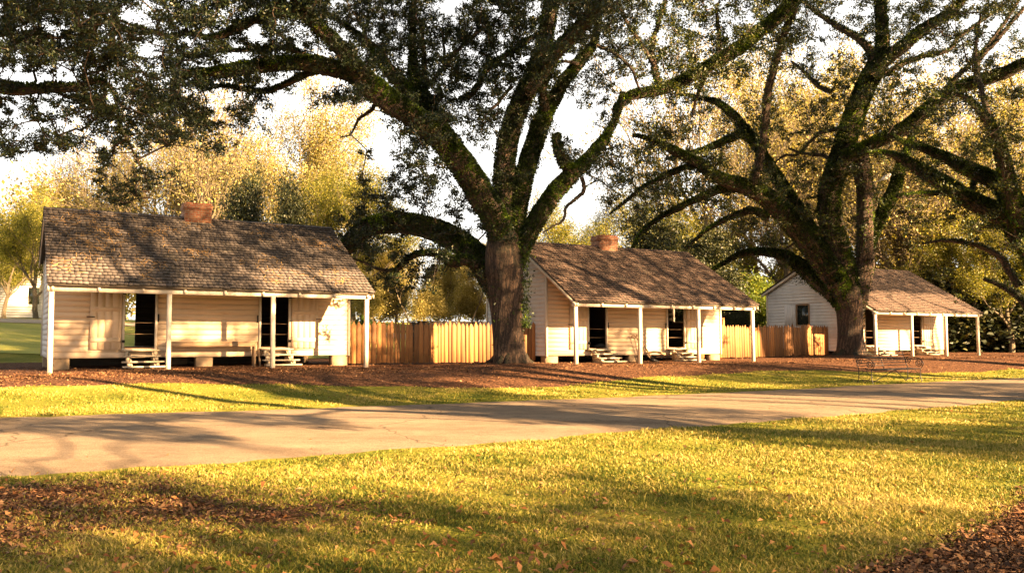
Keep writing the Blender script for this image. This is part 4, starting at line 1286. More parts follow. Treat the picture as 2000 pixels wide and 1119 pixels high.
OAK_LIMBS = {
1: dict(trunk=[(998,722,98),(997,706,88),(995,690,78),(993,655,72),(991,610,72),(989,565,84),(986,520,92),(984,480,82),(985,450,60)],
  limbs=[
  # low arching limb to the left, behind the nearest roof
  ([(985,600,50),(968,560,58),(945,518,60),(915,488,58),(880,465,56),(840,447,52),(800,438,50),(750,437,46),(715,447,43),(690,467,40),(670,492,36),(655,520,28),(640,550,20)], 0, 4.2, .6),
  ([(935,515,26),(905,508,30),(885,512,32),(860,500,26),(835,495,21),(812,499,18),(790,512,16),(770,532,13),(757,548,9),(752,566,5)], 0, 2.2, .8),
  ([(770,530,9),(740,525,8),(715,515,7),(690,505,5)], 2, 2.8, .1),
  # main left limb
  ([(985,500,56),(972,440,60),(945,392,62),(915,342,62),(885,300,60),(850,262,58),(800,226,56),(755,196,58),(718,165,58),(688,125,42),(655,86,38),(625,58,36),(600,28,34),(575,-5,30),(550,-60,24)], 0, -4.5, .9),
  ([(735,180,44),(690,147,46),(650,134,44),(600,125,40),(560,125,38),(510,130,36),(460,138,34),(410,143,28),(370,145,25),(346,156,18),(338,176,14),(336,195,12),(322,206,11),(300,212,9),(275,222,6)], -2, -3.5, .9),
  ([(640,135,22),(600,146,22),(560,165,20),(520,180,16),(480,176,13),(430,170,9),(390,180,6)], -2, -1, .7),
  ([(640,75,30),(600,40,28),(560,18,28),(530,22,27),(500,40,26),(465,55,24),(430,72,20),(400,75,16),(368,64,13),(330,72,10),(290,60,9),(250,48,7),(215,30,5)], -3.5, -5, .8),
  ([(640,125,18),(600,112,18),(560,95,16),(520,97,14),(470,100,12),(424,101,12),(390,112,8),(350,105,6),(300,100,5)], -2.2, -1, .5),
  ([(590,108,12),(560,80,10),(530,52,8),(500,25,5)], -2, 0, .2),
  ([(740,195,14),(725,215,11),(700,235,9),(685,262,6),(665,268,4)], -1.8, -1, .2),
  # upper-left sub limb
  ([(915,345,46),(895,308,50),(865,262,48),(838,218,46),(818,182,42),(808,142,30),(805,100,20),(806,50,16),(808,0,14),(812,-60,10)], 0, 2.5, .8),
  ([(822,200,40),(795,178,36),(768,148,32),(740,112,28),(715,82,22),(690,62,16),(660,42,12),(630,20,8)], .8, 3, .9),
  ([(832,180,12),(829,130,11),(827,92,9),(822,50,7)], 1, 2, .1),
  ([(836,168,11),(862,138,10),(895,98,9),(930,66,8),(962,48,6),(990,20,4)], 1, 2.5, .1),
  ([(868,135,8),(867,95,7),(863,55,5)], 1.3, 3, .1),
  # centre limb
  ([(985,500,56),(984,450,56),(983,400,50),(985,340,48),(989,290,46),(1002,240,44),(1022,192,45),(1045,147,46),(1058,110,42),(1068,60,36),(1079,0,33),(1088,-70,26)], 0, 3.0, .45),
  ([(1030,175,40),(1058,140,38),(1082,110,36),(1112,76,34),(1150,38,31),(1182,-5,28),(1215,-60,22)], .4, -3, .5),
  ([(1050,68,11),(1005,98,14),(967,123,15),(943,150,17),(924,182,19),(898,198,16)], 1.5, 1.2, .6),
  ([(1000,170,9),(985,185,9),(970,205,8),(950,222,6),(940,240,4)], .6, -.4, .1),
  # right-centre limb
  ([(995,500,44),(1004,445,44),(1015,390,44),(1026,340,44),(1040,290,43),(1058,240,42),(1080,196,34),(1110,150,30),(1140,111,28),(1162,82,22),(1170,30,17),(1172,-30,12)], 0, 3.5, .9),
  ([(1066,215,26),(1060,172,24),(1074,132,20)], 1.2, .4, .5),
  ([(1162,88,10),(1200,105,9),(1230,130,8),(1245,165,6),(1256,185,4)], 2.8, 2.2, .1),
  ([(1130,125,9),(1100,120,7),(1075,128,6)], 2.4, 1.8, .1),
  # right limb
  ([(1000,530,46),(1020,480,46),(1042,440,44),(1065,402,42),(1090,370,42),(1120,340,40),(1150,310,33),(1178,277,28),(1198,242,20),(1210,210,14),(1216,180,8)], 0, 1.5, .9),
  ([(1122,335,32),(1104,322,30),(1094,305,28),(1088,282,26),(1087,262,23)], .7, .4, .9),
  ([(1136,345,10),(1141,372,10),(1125,388,9),(1106,405,8),(1100,430,7),(1080,442,5),(1060,455,4)], .8, .2, .1),
  ]),
2: dict(trunk=[(1663,704,96),(1663,692,82),(1662,672,68),(1662,640,62),(1661,610,66),(1656,580,76),(1652,560,70)],
  limbs=[
  ([(1655,600,46),(1632,575,44),(1605,556,40),(1575,530,36),(1545,507,30),(1515,496,25),(1475,492,20),(1440,500,16),(1415,514,13),(1390,530,10),(1365,550,6)], 0, 3.5, .9),
  ([(1655,590,58),(1635,550,56),(1600,502,50),(1560,452,46),(1520,407,44),(1480,376,42),(1440,360,34),(1395,345,30),(1368,322,26),(1330,302,24),(1300,287,21),(1268,272,15),(1235,265,8)], 0, -3.5, .8),
  ([(1470,372,26),(1440,368,25),(1410,370,24),(1370,386,20),(1330,405,18),(1290,426,14),(1256,452,11),(1240,476,8),(1228,500,4)], -1.8, 1.0, .7),
  ([(1390,332,18),(1350,325,16),(1320,335,16),(1285,352,14),(1250,372,11),(1215,400,8),(1190,420,4)], -2.4, -1, .6),
  ([(1462,385,22),(1472,350,21),(1482,322,20),(1490,280,18),(1495,230,18),(1500,180,17),(1515,120,16),(1530,70,16),(1548,25,18),(1562,-30,18)], -2, -4.5, .15),
  ([(1575,-55,20),(1562,-25,28),(1540,15,34),(1500,50,33),(1450,90,32),(1400,122,31),(1335,158,30),(1280,180,29),(1235,188,27),(1208,208,22),(1200,228,10)], -5, -7, .8),
  ([(1400,120,14),(1405,90,11),(1402,50,9),(1398,10,7)], -6, -5, .1),
  ([(1290,180,18),(1280,140,16),(1272,95,14),(1285,50,11),(1300,0,9)], -6.5, -6, .2),
  ([(1278,130,10),(1255,90,10),(1225,45,9),(1210,10,7)], -6.5, -7.5, .1),
  ([(1385,128,10),(1360,190,9),(1352,230,6)], -6, -5, .2),
  ([(1645,560,46),(1620,502,42),(1590,462,36),(1560,412,30),(1520,352,28),(1495,312,26),(1468,270,25),(1430,225,22),(1400,202,18),(1360,190,12),(1325,186,7)], 0, 3.5, .8),
  ([(1478,285,20),(1452,264,22),(1430,270,22),(1385,290,18),(1335,302,12),(1300,312,6)], 2.5, 2, .7),
  ([(1500,425,22),(1470,412,18),(1440,420,16),(1400,438,13),(1365,462,9),(1340,490,5)], 0, 2, .5),
  ([(1655,580,60),(1642,505,52),(1628,462,50),(1620,420,48),(1621,372,46),(1634,332,46),(1650,282,44),(1670,222,44),(1690,172,42),(1710,132,42),(1724,90,30),(1722,40,26),(1718,-5,25),(1716,-70,20)], 0, 1.5, .5),
  ([(1700,150,36),(1725,120,34),(1760,95,30),(1800,62,27),(1850,30,23),(1885,-5,18),(1920,-60,12)], .6, -2.5, .5),
  ([(1712,125,20),(1690,88,17),(1660,66,15),(1640,55,14),(1610,35,11),(1575,10,9),(1550,-10,6)], .8, 2, .2),
  ([(1640,312,36),(1680,295,34),(1720,275,32),(1770,250,32),(1812,214,32),(1860,180,32),(1910,160,31),(1960,145,29),(2000,125,27),(2070,95,22),(2140,40,14)], .2, -3, .6),
  ([(1820,205,13),(1850,172,12),(1880,140,11),(1925,95,10),(1962,45,9),(1990,0,7)], -1, -.5, .1),
  ([(1905,160,14),(1912,120,11),(1950,75,10),(2000,15,8)], -2, -2.5, .1),
  ([(1715,150,13),(1760,128,12),(1800,112,11),(1850,100,10),(1875,72,9),(1920,40,8),(1965,8,6)], .8, 1.5, .2),
  ([(1670,615,30),(1680,570,36),(1688,515,38),(1690,462,34),(1690,415,32),(1689,372,33),(1684,335,36),(1678,302,34)], 0, .5, .1),
  ([(1684,520,28),(1697,480,27),(1712,440,28),(1732,400,30),(1750,362,28),(1757,330,24),(1775,285,18),(1786,250,13),(1792,210,8)], .3, 2, .9),
  ([(1640,470,9),(1600,455,8),(1560,470,6),(1530,490,4)], .4, 2.5, .1),
  ([(1655,250,10),(1600,262,9),(1560,300,7),(1530,305,5),(1500,330,3)], .3, 3.5, .1),
  ([(1640,330,9),(1610,305,8),(1570,300,7),(1540,290,5)], .3, 2.5, .1),
  ([(1625,180,12),(1600,170,10),(1570,140,8),(1545,120,5)], 2.5, 4, .1),
  ]),
3: dict(trunk=[(2078,735,150),(2077,720,110),(2074,680,86),(2070,620,82),(2062,560,86),(2050,520,80)],
  limbs=[
  ([(2055,560,70),(2030,500,66),(2000,460,60),(1970,428,50),(1920,405,44),(1870,376,38),(1820,346,34),(1780,322,28),(1750,306,20),(1722,298,13),(1690,300,6)], 0, 1.5, .7),
  ([(2010,470,50),(1985,412,48),(1958,365,44),(1900,336,36),(1850,311,28),(1800,290,21),(1768,280,13),(1735,262,7)], 0, 3.5, .7),
  ([(1995,440,40),(1975,390,36),(1961,325,30),(1946,272,26),(1925,232,20),(1892,196,15),(1868,184,9)], 0, -2, .5),
  ([(1942,262,15),(1925,205,13),(1912,155,11),(1905,100,9),(1912,50,6)], -1, 1, .1),
  ([(1862,376,13),(1830,379,13),(1800,380,13),(1752,384,12)], .8, .4, .4),
  ([(1905,350,12),(1898,372,11),(1904,395,10)], 2, 1.2, .1),
  ([(2055,540,60),(2060,460,54),(2075,380,48),(2085,280,40),(2070,180,32),(2050,90,26),(2040,0,20)], 0, -2, .5),
  ([(1990,560,16),(1950,500,14),(1900,478,11),(1850,470,9),(1800,476,5)], 1, 2.5, .1),
  ([(2040,640,22),(2000,590,18),(1960,560,13),(1920,545,8)], .5, 3, .1),
  ]),
4: dict(trunk=[(-640,880,190),(-640,840,150),(-636,760,125),(-632,680,118),(-628,600,125),(-620,530,130)],
  limbs=[
  ([(-625,560,90),(-560,440,80),(-470,330,70),(-370,250,60),(-260,205,52),(-160,182,44),(-80,175,38),(0,173,32),(60,175,29),(110,172,26),(150,172,23),(177,160,20),(200,162,18),(220,178,14),(228,205,11),(232,235,9),(247,270,8),(268,312,7),(285,350,5),(292,385,3)], 0, .5, .35),
  ([(205,165,10),(200,215,9),(178,240,7),(158,255,5)], .4, .2, .1),
  ([(-470,330,60),(-380,200,50),(-280,120,42),(-180,85,34),(-80,68,24),(0,67,18),(60,70,15),(110,74,11),(150,68,8),(190,55,5)], 0, -1.5, .3),
  ([(-625,560,80),(-600,420,70),(-560,280,60),(-500,120,50),(-420,-40,40),(-330,-180,28)], 0, -2, .3),
  ([(-630,560,80),(-700,420,70),(-800,300,60),(-920,200,46),(-1050,120,30)], 0, 2, .3),
  ([(-300,130,24),(-200,10,20),(-100,-60,16),(0,-100,12),(100,-120,9)], -1, -3, .2),
  ]),
}
OAK_LABEL = {1: 'huge fern covered live oak with a thick split trunk, between the nearest and middle cabins',
             2: 'big live oak with mossy limbs standing in front of the farthest cabin',
             3: 'live oak at the right edge whose mossy limbs reach in from the right',
             4: 'live oak whose dark leafy limb hangs down at the upper left over the nearest roof'}

def assign(px, py):
    w = {}
    if px < 330: w[4] = 1.0
    if px < 330 and py > 200: return 4
    if px < 400 and py > 250: w[4] = 3.0
    if 230 < px < 1260: w[1] = 1.0 if px > 330 else 0.5
    if px > 1225: w[2] = 1.0
    if px > 1740: w[3] = 0.8 if py > 150 else 0.25
    if px > 1850 and py > 420: w = {3: 1.0}
    k = list(w); p = np.array([w[q] for q in k]); p /= p.sum()
    return int(rng.choice(k, p=p))

def shade_targets():
    """places seen in shade and in sun: (world points, lit?)"""
    sh = []; lit = []
    def gpts(poly, n):
        poly = np.array(poly, float); out = []
        lo, hi = poly.min(0), poly.max(0)
        while len(out) < n:
            q = rng.uniform(lo, hi, (200, 2))
            q = q[inpoly(q[:, 0], q[:, 1], poly)]
            out += list(q)
        q = np.array(out[:n])
        x, y = ground_pt(q[:, 0], q[:, 1], 0.0)
        for _ in range(4): x, y = ground_pt(q[:, 0], q[:, 1], G(x, y))
        P = np.stack([x, y, G(x, y)], -1)
        return P[(y > 3) & (y < 70) & (np.abs(x) < 60)]
    # shaded lawn
    S = lambda poly, n: sh.append(gpts(poly, n))
    Lt = lambda poly, n: lit.append(gpts(poly, n))
    S([(0,1000),(400,990),(900,990),(1000,930),(1000,885),(1150,915),(1300,965),(1420,1000),(1500,1040),(1720,1030),(1600,1119),(0,1119)], 420)
    S([(0,945),(380,940),(460,975),(300,1000),(0,1000)], 70)
    S([(1380,832),(1500,850),(1700,852),(1770,832),(2000,815),(2000,888),(1800,883),(1600,872),(1480,853)], 130)
    S([(1900,1040),(2000,990),(2000,1119),(1700,1119)], 60)
    Lt([(420,928),(520,902),(900,880),(985,890),(990,925),(890,972),(700,968),(490,960)], 260)
    Lt([(1140,868),(1350,842),(1420,868),(1600,895),(1980,900),(1990,945),(1900,1000),(1700,978),(1500,952),(1300,922)], 420)
    Lt([(1560,1018),(1740,1006),(1800,1020),(1640,1030)], 30)
    Lt([(1470,832),(1720,843),(1880,822),(1880,800),(1720,812)], 50)
    Lt([(130,968),(330,968),(300,986),(130,985)], 14)
    # road: mostly lit, with streaks
    Lt([(0,870),(380,850),(560,885),(100,925),(0,925)], 60)
    Lt([(420,830),(800,850),(1050,845),(800,875),(500,870)], 90)
    S([(0,828),(250,835),(520,872),(430,880),(200,850),(0,845)], 40)
    S([(380,812),(640,838),(600,845),(340,822)], 20)
    S([(990,802),(1330,825),(1240,838),(1000,815)], 40)
    S([(1200,800),(1500,812),(1480,822),(1200,808)], 20)
    S([(1420,770),(1700,762),(1980,752),(1980,762),(1700,775)], 30)
    Lt([(1350,790),(1700,785),(1500,800)], 30)
    Lt([(100,765),(380,765),(560,795),(300,800),(30,800)], 40)
    S([(560,755),(950,762),(940,775),(700,785),(600,775)], 40)
    Lt([(1000,768),(1300,758),(1380,750),(1200,766)], 30)
    S([(1400,732),(1640,730),(1650,745),(1420,748)], 30)
    S([(250,735),(900,720),(1000,745),(700,748),(400,740)], 60)
    Lt([(30,735),(220,742),(240,752),(20,750)], 20)
    Lt([(1080,715),(1300,722),(1400,722),(1300,716)], 16)
    Lt([(1500,712),(1900,705),(1950,712),(1650,716)], 20)
    lit.append(np.stack([rng.uniform(-32, -19, 200), rng.uniform(38, 52, 200), rng.uniform(0.6, 1.6, 200)], -1))
    # tree trunks: lit only on their right side
    for (x0, x1, x2, y0, y1, Z) in ((950, 1004, 1030, 470, 695, 27.6), (1625, 1672, 1692, 560, 690, 40.3)):
        q = W(rng.uniform(x0, x1, 110), rng.uniform(y0, y1, 110), Z); q = np.repeat(q, 3, 0) + rng.normal(0, 0.12, (330, 3)); sh.append(q)
        q = W(rng.uniform(x1 + 6, x2, 30), rng.uniform(y0 + 40, y1, 30), Z); lit.append(q)
    # roofs and walls
    def cp(i, a0, a1, b0, b1, n, zf=None, h0=None, h1=None):
        a = rng.uniform(a0, a1, n)
        b = rng.uniform(b0, b1, n)
        z = np.array([roofz(q) for q in b]) if zf is None else rng.uniform(h0, h1, n)
        return np.array([cab_world(i, a[k], b[k], z[k]) for k in range(n)])
    sh.append(cp(1, 0.2, 9, 1.4, 4.2, 420)); sh.append(cp(1, 2.4, 5.4, -0.1, 3, 120))
    lit.append(cp(1, 0, 1.8, 0.1, 1.3, 34)); lit.append(cp(1, 5.8, 8.8, 0.0, 1.2, 40)); lit.append(cp(1, 1.6, 2.6, 1.9, 2.6, 14)); lit.append(cp(1, 5.4, 6.6, 2.0, 2.6, 16)); lit.append(cp(1, 2.4, 3.4, 3.1, 3.5, 8))
    lit.append(cp(1, 6.9, 9.1, DW, DW + .01, 60, 1, 0.3, 1.4)); lit.append(cp(1, 3.4, 4.8, DW, DW + .01, 24, 1, 0.7, 1.45)); sh.append(cp(1, 2.2, 6.6, DW, DW + .01, 60, 1, 0.3, 1.5)); sh.append(cp(1, 6.4, 7.4, DW, DW+.01, 20, 1, 0.9, 1.5)); sh.append(cp(2, 2.2, 4.8, DW, DW + .01, 60, 1, 0.3, 1.5))
    sh.append(cp(1, 0.1, 1.0, DW, DW + .01, 25, 1, 0.3, 1.9)); lit.append(cp(1, 1.1, 1.9, DW, DW + .01, 8, 1, 0.6, 1.4))
    sh.append(cp(2, 0, 9.1, 0.2, 4.2, 420)); lit.append(cp(2, 0.0, 1.8, 1.2, 4.1, 50)); lit.append(cp(2, 2.0, 4.4, -0.1, 0.8, 26)); lit.append(cp(2, 6.0, 8.2, 0.6, 1.8, 20))
    lit.append(cp(2, 0.1, 2.0, DW, DW + .01, 50, 1, 0.3, 1.4)); lit.append(cp(2, 5.0, 6.1, DW, DW + .01, 40, 1, 0.3, 1.4)); lit.append(cp(2, 7.0, 9.0, DW, DW + .01, 40, 1, 0.3, 1.1))
    sh.append(cp(3, 0, 9.1, 1.6, 4.2, 120)); lit.append(cp(3, 0.5, 9.1, -0.1, 1.5, 70))
    lit.append(cp(3, 3.0, 5.8, DW, DW + .01, 50, 1, 0.3, 1.3))
    # crown of the two big oaks: mostly shaded
    for (cx, cy, Z, rx, ry, n, lf) in ((700, 150, 27, 420, 220, 800, 0.04), (1050, 200, 29, 220, 290, 500, 0.08), (150, 170, 19.5, 220, 220, 500, 0.02), (1500, 280, 39, 300, 280, 500, 0.25), (950, 400, 29, 120, 150, 150, 0.1), (985, 560, 28.0, 30, 110, 12, 1.0)):
        a = rng.uniform(0, 2 * pi, n); r = np.sqrt(rng.uniform(0, 1, n))
        P = W(cx + rx * r * np.cos(a), cy + ry * r * np.sin(a), Z + rng.normal(0, 1, n))
        l = rng.uniform(0, 1, n) < lf
        if (~l).any(): sh.append(P[~l])
        if l.any(): lit.append(P[l])
    return np.concatenate(sh), np.concatenate(lit)

TS, TL = shade_targets()
e1 = np.array([cos(SUN_AZ), sin(SUN_AZ), 0.0]); e2 = np.cross(SUN, e1); e2 = e2 if e2[2] > 0 else -e2
def sunplane(P): return np.stack([P @ e1, P @ e2], -1)
aS, aL = sunplane(TS), sunplane(TL)
CS = 0.22
org = np.minimum(aS.min(0), aL.min(0)) - 2
dim = ((np.maximum(aS.max(0), aL.max(0)) + 2 - org) / CS).astype(int) + 1
gS = np.zeros(dim); gL = np.zeros(dim)
def splat(g, a, rad):
    q = (a - org) / CS
    K = int(math.ceil(rad / CS))
    for dx in range(-K, K + 1):
        for dy in range(-K, K + 1):
            w = math.exp(-((dx * CS) ** 2 + (dy * CS) ** 2) / (2 * (rad * 0.5) ** 2))
            ix = np.clip(q[:, 0].astype(int) + dx, 0, dim[0] - 1); iy = np.clip(q[:, 1].astype(int) + dy, 0, dim[1] - 1)
            np.add.at(g, (ix, iy), w)
splat(gS, aS, 0.62); splat(gL, aL, 0.5)
def sun_gap(P):
    """0..1: how much a clump here would stand in the way of a place seen in sun"""
    q = ((sunplane(P) - org) / CS).astype(int)
    ok = (q[:, 0] >= 0) & (q[:, 1] >= 0) & (q[:, 0] < dim[0]) & (q[:, 1] < dim[1])
    r = np.zeros(len(P)); qq = q[ok]
    l = gL[qq[:, 0], qq[:, 1]]; s = gS[qq[:, 0], qq[:, 1]]
    r[ok] = np.clip(l / (l + s + 0.4), 0, 1)
    return r
CLUMP_K = 3.1
GP = rng.uniform(0, 6.28, 8)
def gapn(px, py):
    return (np.sin(px / 27.0 + 1.6 * np.sin(py / 41.0 + GP[0]) + GP[1]) * np.sin(py / 23.0 + 1.4 * np.sin(px / 37.0 + GP[2]) + GP[3])
            + 0.6 * np.sin(px / 13.0 + py / 17.0 + GP[4]) * np.sin(py / 11.0 - px / 19.0 + GP[5]))
clump_px = {1: [], 2: [], 3: [], 4: []}
for r, row in enumerate(GRID):
    for c_, d in enumerate(row):
        nmean = d * CLUMP_K
        n = int(nmean) + (rng.uniform() < nmean % 1)
        for _ in range(n):
            px = 50 * c_ + rng.uniform(0, 50); py = GRID_Y0 + 50 * r + rng.uniform(0, 50)
            if px < 330 and rng.uniform() < 0.30: continue
            if rng.uniform() > (0.85 if px > 330 else 0.70) + (0.65 if px > 330 else 0.95) * gapn(px, py) + (d - 5) * 0.10: continue
            k = assign(px, py)
            if k in (2, 3) and rng.uniform() < (0.15 if px < 1350 else 0.30): continue
            clump_px[k].append((px, py))
# beyond the frame: crowns carry on to the left and right
for _ in range(150): clump_px[4].append((rng.uniform(-1150, 0), rng.uniform(-250, 330)))
for _ in range(120): clump_px[3].append((rng.uniform(2000, 2350), rng.uniform(-200, 420)))

SUNPTS = []
for k in (1, 2, 3, 4):
    d = OAK_LIMBS[k]; Z0 = OAKS[k][1]
    ox, oy = OAKXY[k]
    R = thing('live_oak', OAK_LABEL[k], 'tree', (0, 0, 0), 0, 'live oaks around the cabins')
    R.location = (ox, oy, float(G(ox, oy)))
    off = np.array([ox, oy, float(G(ox, oy))])
    tp = list(d['trunk'])
    X, Rr, Q = px_limb(tp, Z0, 0, 0, 8)
    X = X - off; Rr = Rr * {1: 0.84, 2: 0.74, 3: 0.85, 4: 1.0}[k]
    X[0, 2] = min(X[0, 2], -0.25)
    tm = TM(); tm.tube(X, Rr, 28, 0.05, k * 1.3)
    # buttress roots
    rb = Rr[8] * 0.92
    for q in range(8):
        a = q * 2 * pi / 8 + rng.uniform(-0.25, 0.25)
        dv = np.array([cos(a), sin(a), 0])
        l = rng.uniform(0.35, 0.8) * rb
        P = np.array([X[11] + dv * rb * 0.35, X[9] * (1, 1, 0) + dv * rb * 0.66 + (0, 0, 0.30), X[9] * (1, 1, 0) + dv * (rb * 0.85 + l * 0.3) + (0, 0, 0.06), X[9] * (1, 1, 0) + dv * (rb + l * 0.75) + (0, 0, -0.06), X[9] * (1, 1, 0) + dv * (rb + l) + (0, 0, -0.22)])
        Pq = catmull(P, 4)
        tm.tube(Pq, np.interp(np.linspace(0, 1, len(Pq)), [0, 0.4, 1], [rb * 0.22, rb * 0.22, rb * 0.07]), 10, 0.05, q)
    tm.build('trunk', M['bark'], R)
    nodes = []; nodepx = []; nodeZ = []; ferns = []
    fern_on(X[20:], Rr[20:], 25, ferns)
    if k == 1:   # vine on the right side of the trunk
        n = 1500
        t = rng.uniform(0, 1, n) ** 1.2
        py_ = 640 - 190 * t; px_ = 1026 - 6 * t + rng.normal(0, 5 + 6 * t, n)
        C = W(px_, py_, Z0 - 0.15 + rng.normal(0, 0.2, n)) - off
        A_ = rand_dirs(n, -0.4)
        ferns.append((C, A_))
    for (pts, z0, z1, ivy) in d['limbs']:
        Xl, Rl, Ql = px_limb(pts, Z0, z0, z1, 6)
        Xl = Xl - off
        big = Rl.max()
        jit = rng.normal(0, 1, Xl.shape) * np.minimum(Rl, 0.12)[:, None] * 0.12
        Xl = Xl + jit
        Rl = np.maximum(Rl * 0.93 - 0.075 * min(1, ivy * 1.4), Rl * 0.55)
        tm = TM(); tm.tube(Xl, Rl, 16 if big > 0.2 else 9, 0.06 if big > 0.2 else 0.03, rng.uniform(0, 6))
        tm.build('limb', M['bark'], R)
        if ivy > 0.05: fern_on(Xl, Rl, 2300 * ivy if big > 0.12 else 1100 * ivy, ferns)
        st = 2 if len(Xl) > 12 else 1
        s0 = len(Xl) // 4
        nodes += list(Xl[s0::st]); nodepx += list(Ql[s0::st, :2]); nodeZ += list(Ql[s0::st, 3])
    nodepx = np.array(nodepx); nodeZ = np.array(nodeZ)
    cp = np.array(clump_px[k])
    D = np.hypot(cp[:, None, 0] - nodepx[None, :, 0], cp[:, None, 1] - nodepx[None, :, 1])
    # blend of the nearest limbs' depths, then spread through the crown
    idx = np.argsort(D, axis=1)[:, :6]
    pick = idx[np.arange(len(cp)), rng.integers(0, 6, len(cp))]
    Zc = nodeZ[pick] + rng.normal(0, 1.3, len(cp))
    Pc = W(cp[:, 0], cp[:, 1], Zc)
    # keep clear of the cabins
    ok = np.ones(len(Pc), bool)
    for ci in (1, 2, 3):
        c = CAB[ci]
        dx, dy = Pc[:, 0] - c['x'], Pc[:, 1] - c['y']
        a = dx * cos(c['th']) + dy * sin(c['th']); b = -dx * sin(c['th']) + dy * cos(c['th'])
        zr = np.array([roofz(min(max(bb, -0.5), 8)) for bb in b]) + c['z']
        ok &= ~((a > -0.8) & (a < LEN + 0.8) & (b > -0.8) & (b < DB + 1) & (Pc[:, 2] < zr + 0.45))
    ok &= Pc[:, 2] > 1.6
    ok &= rng.uniform(0, 1, len(Pc)) > 0.55 * sun_gap(Pc)
    Pc = Pc[ok] - off
    allp, par, nb = connect(nodes, Pc)
    tm = TM(); branch_mesh(tm, allp, par, nb)
    big = 1.0 if k in (1, 4) else 1.25
    per = 144 if k in (1, 4) else 108
    C, A, L, Wl, sd = clump_leaves(Pc, rng.uniform(0.26, 0.48, len(Pc)) * (0.68 if k == 4 else big), per, 0.090 * (0.72 if k == 4 else big), 0.048 * (0.72 if k == 4 else big))
    for q in range(len(Pc)):
        for e in range(0, 6, 2):
            a = Pc[q]; b = a + sd[q, e] * 0.38 * big * np.array([1, 1, 0.75])
            m_ = (a + b) / 2 + rng.normal(0, 0.03, 3)
            tm.tube(np.array([a, m_, b]), [0.008, 0.006, 0.003], 3)
    tm.build('branchwork', M['bark'], R)
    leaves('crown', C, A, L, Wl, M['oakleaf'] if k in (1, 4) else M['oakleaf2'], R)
    fc = np.concatenate([f[0] for f in ferns]); fa = np.concatenate([f[1] for f in ferns])
    s = rng.uniform(0.6, 1.3, len(fc)) * (1 if k in (1, 4) else 1.2)
    leaves('fern_cover', fc, fa, 0.115 * s, 0.042 * s, M['ivy'], R, 0.2)
    print('oak', k, len(Pc), 'clumps', len(C), 'leaves', len(fc), 'ferns')

# ------------------------------------------------------------------ unseen oaks near the road, crowns shaped to cast the wanted shade
rows = [(0.5, [13.0, 23.5, 35.0, 47.0, 60.0]), (-23.0, [18.0, 32.0, 46.0])]
trunks = [(s, t + rng.uniform(-1, 1)) for t, ss in rows for s in ss]
NEAR_N = len(trunks)
near_cl = [[] for _ in trunks]
pw = np.clip((gS - 0.6 * gL) / (gS + gL + 0.15), 0, 1)
want = pw > 0.12
ii, jj = np.nonzero(want)
print('shade cells', len(ii)); why = dict(tot=0, h=0, fr=0, far=0)
for i, j in zip(ii, jj):
    for rep in range(1):
        if rng.uniform() > pw[i, j] * 1.6: continue
        a, b = org + (np.array([i, j]) + rng.uniform(0, 1, 2)) * CS
        
        P0 = a * e1 + b * e2
        placed = False; why['tot'] += 1
        for t0 in (0.5, -23.0):
            tt = t0 + rng.uniform(-6, 6)
            s_, t_ = ST(P0[0], P0[1])
            ds, dt = ST(SUN[0], SUN[1])
            k = (tt - t_) / dt
            P = P0 + SUN * k
            if not (3.4 < P[2] < (26.0 if t0 > -5 else 22.0)): why['h'] += 1; continue
            p = PX(P[None])[0]
            if p[2] > 0.3 and -500 < p[0] < 2500 and -420 < p[1] < 1500: why['fr'] += 1; continue
            if np.hypot(P[0], P[1]) < 3.0: continue
            s2, t2 = ST(P[0], P[1])
            dd = [np.hypot(s2 - q[0], t2 - q[1]) for q in trunks]
            q = int(np.argmin(dd))
            if dd[q] > 11: why['far'] += 1; continue
            near_cl[q].append(P); placed = True
            break
print(why); print('near clumps', [len(q) for q in near_cl])
for q, (s, t) in enumerate(trunks):
    if len(near_cl[q]) < 8: continue
    x, y = XY(s, t)
    off = np.array([x, y, float(G(x, y))])
    Pc = np.array(near_cl[q]) - off
    R = thing('live_oak', 'unseen live oak on the near side of the road, crown shaped to shade lawn and roofs', 'tree', tuple(off), 0, 'unseen live oaks on the near side of the road')
    tm = TM()
    tm.tube(catmull(np.array([(0, 0, -0.3), (0, 0, 0.2), (0.05, 0, 1.2), (0.1, 0.05, 2.6), (0.15, 0.1, 3.4)]), 5), np.interp(np.linspace(0, 1, 21), [0, 0.15, 0.5, 1], [0.75, 0.55, 0.42, 0.40]), 18, 0.05, q)
    tm.build('trunk', M['bark'], R)
    nodes = []
    nl = 7
    for e in range(nl):
        # aim limbs at groups of clumps
        tgt = Pc[rng.integers(0, len(Pc))] * np.array([0.85, 0.85, 0.9])
        P = catmull(np.array([(0.12, 0.08, 2.9), tgt * (0.3, 0.3, 0) + (0, 0, 3.2 + 0.25 * max(tgt[2] - 3, 0.3)), tgt * (0.65, 0.65, 0) + (0, 0, 3.3 + 0.65 * max(tgt[2] - 3, 0.3)), tgt]), 6)
        P[1:-1] += rng.normal(0, 0.15, P[1:-1].shape)
        tm = TM(); tm.tube(P, np.linspace(0.26, 0.05, len(P)), 10, 0.05, e); tm.build('limb', M['bark'], R)
        nodes += list(P[4:])
    allp, par, nb = connect(nodes, Pc)
    tm = TM(); branch_mesh(tm, allp, par, nb); tm.build('branchwork', M['bark'], R)
    C, A, L, Wl, sd = clump_leaves(Pc, rng.uniform(0.20, 0.34, len(Pc)), 30, 0.13, 0.075)
    leaves('crown', C, A, L, Wl, M['oakleaf'], R)

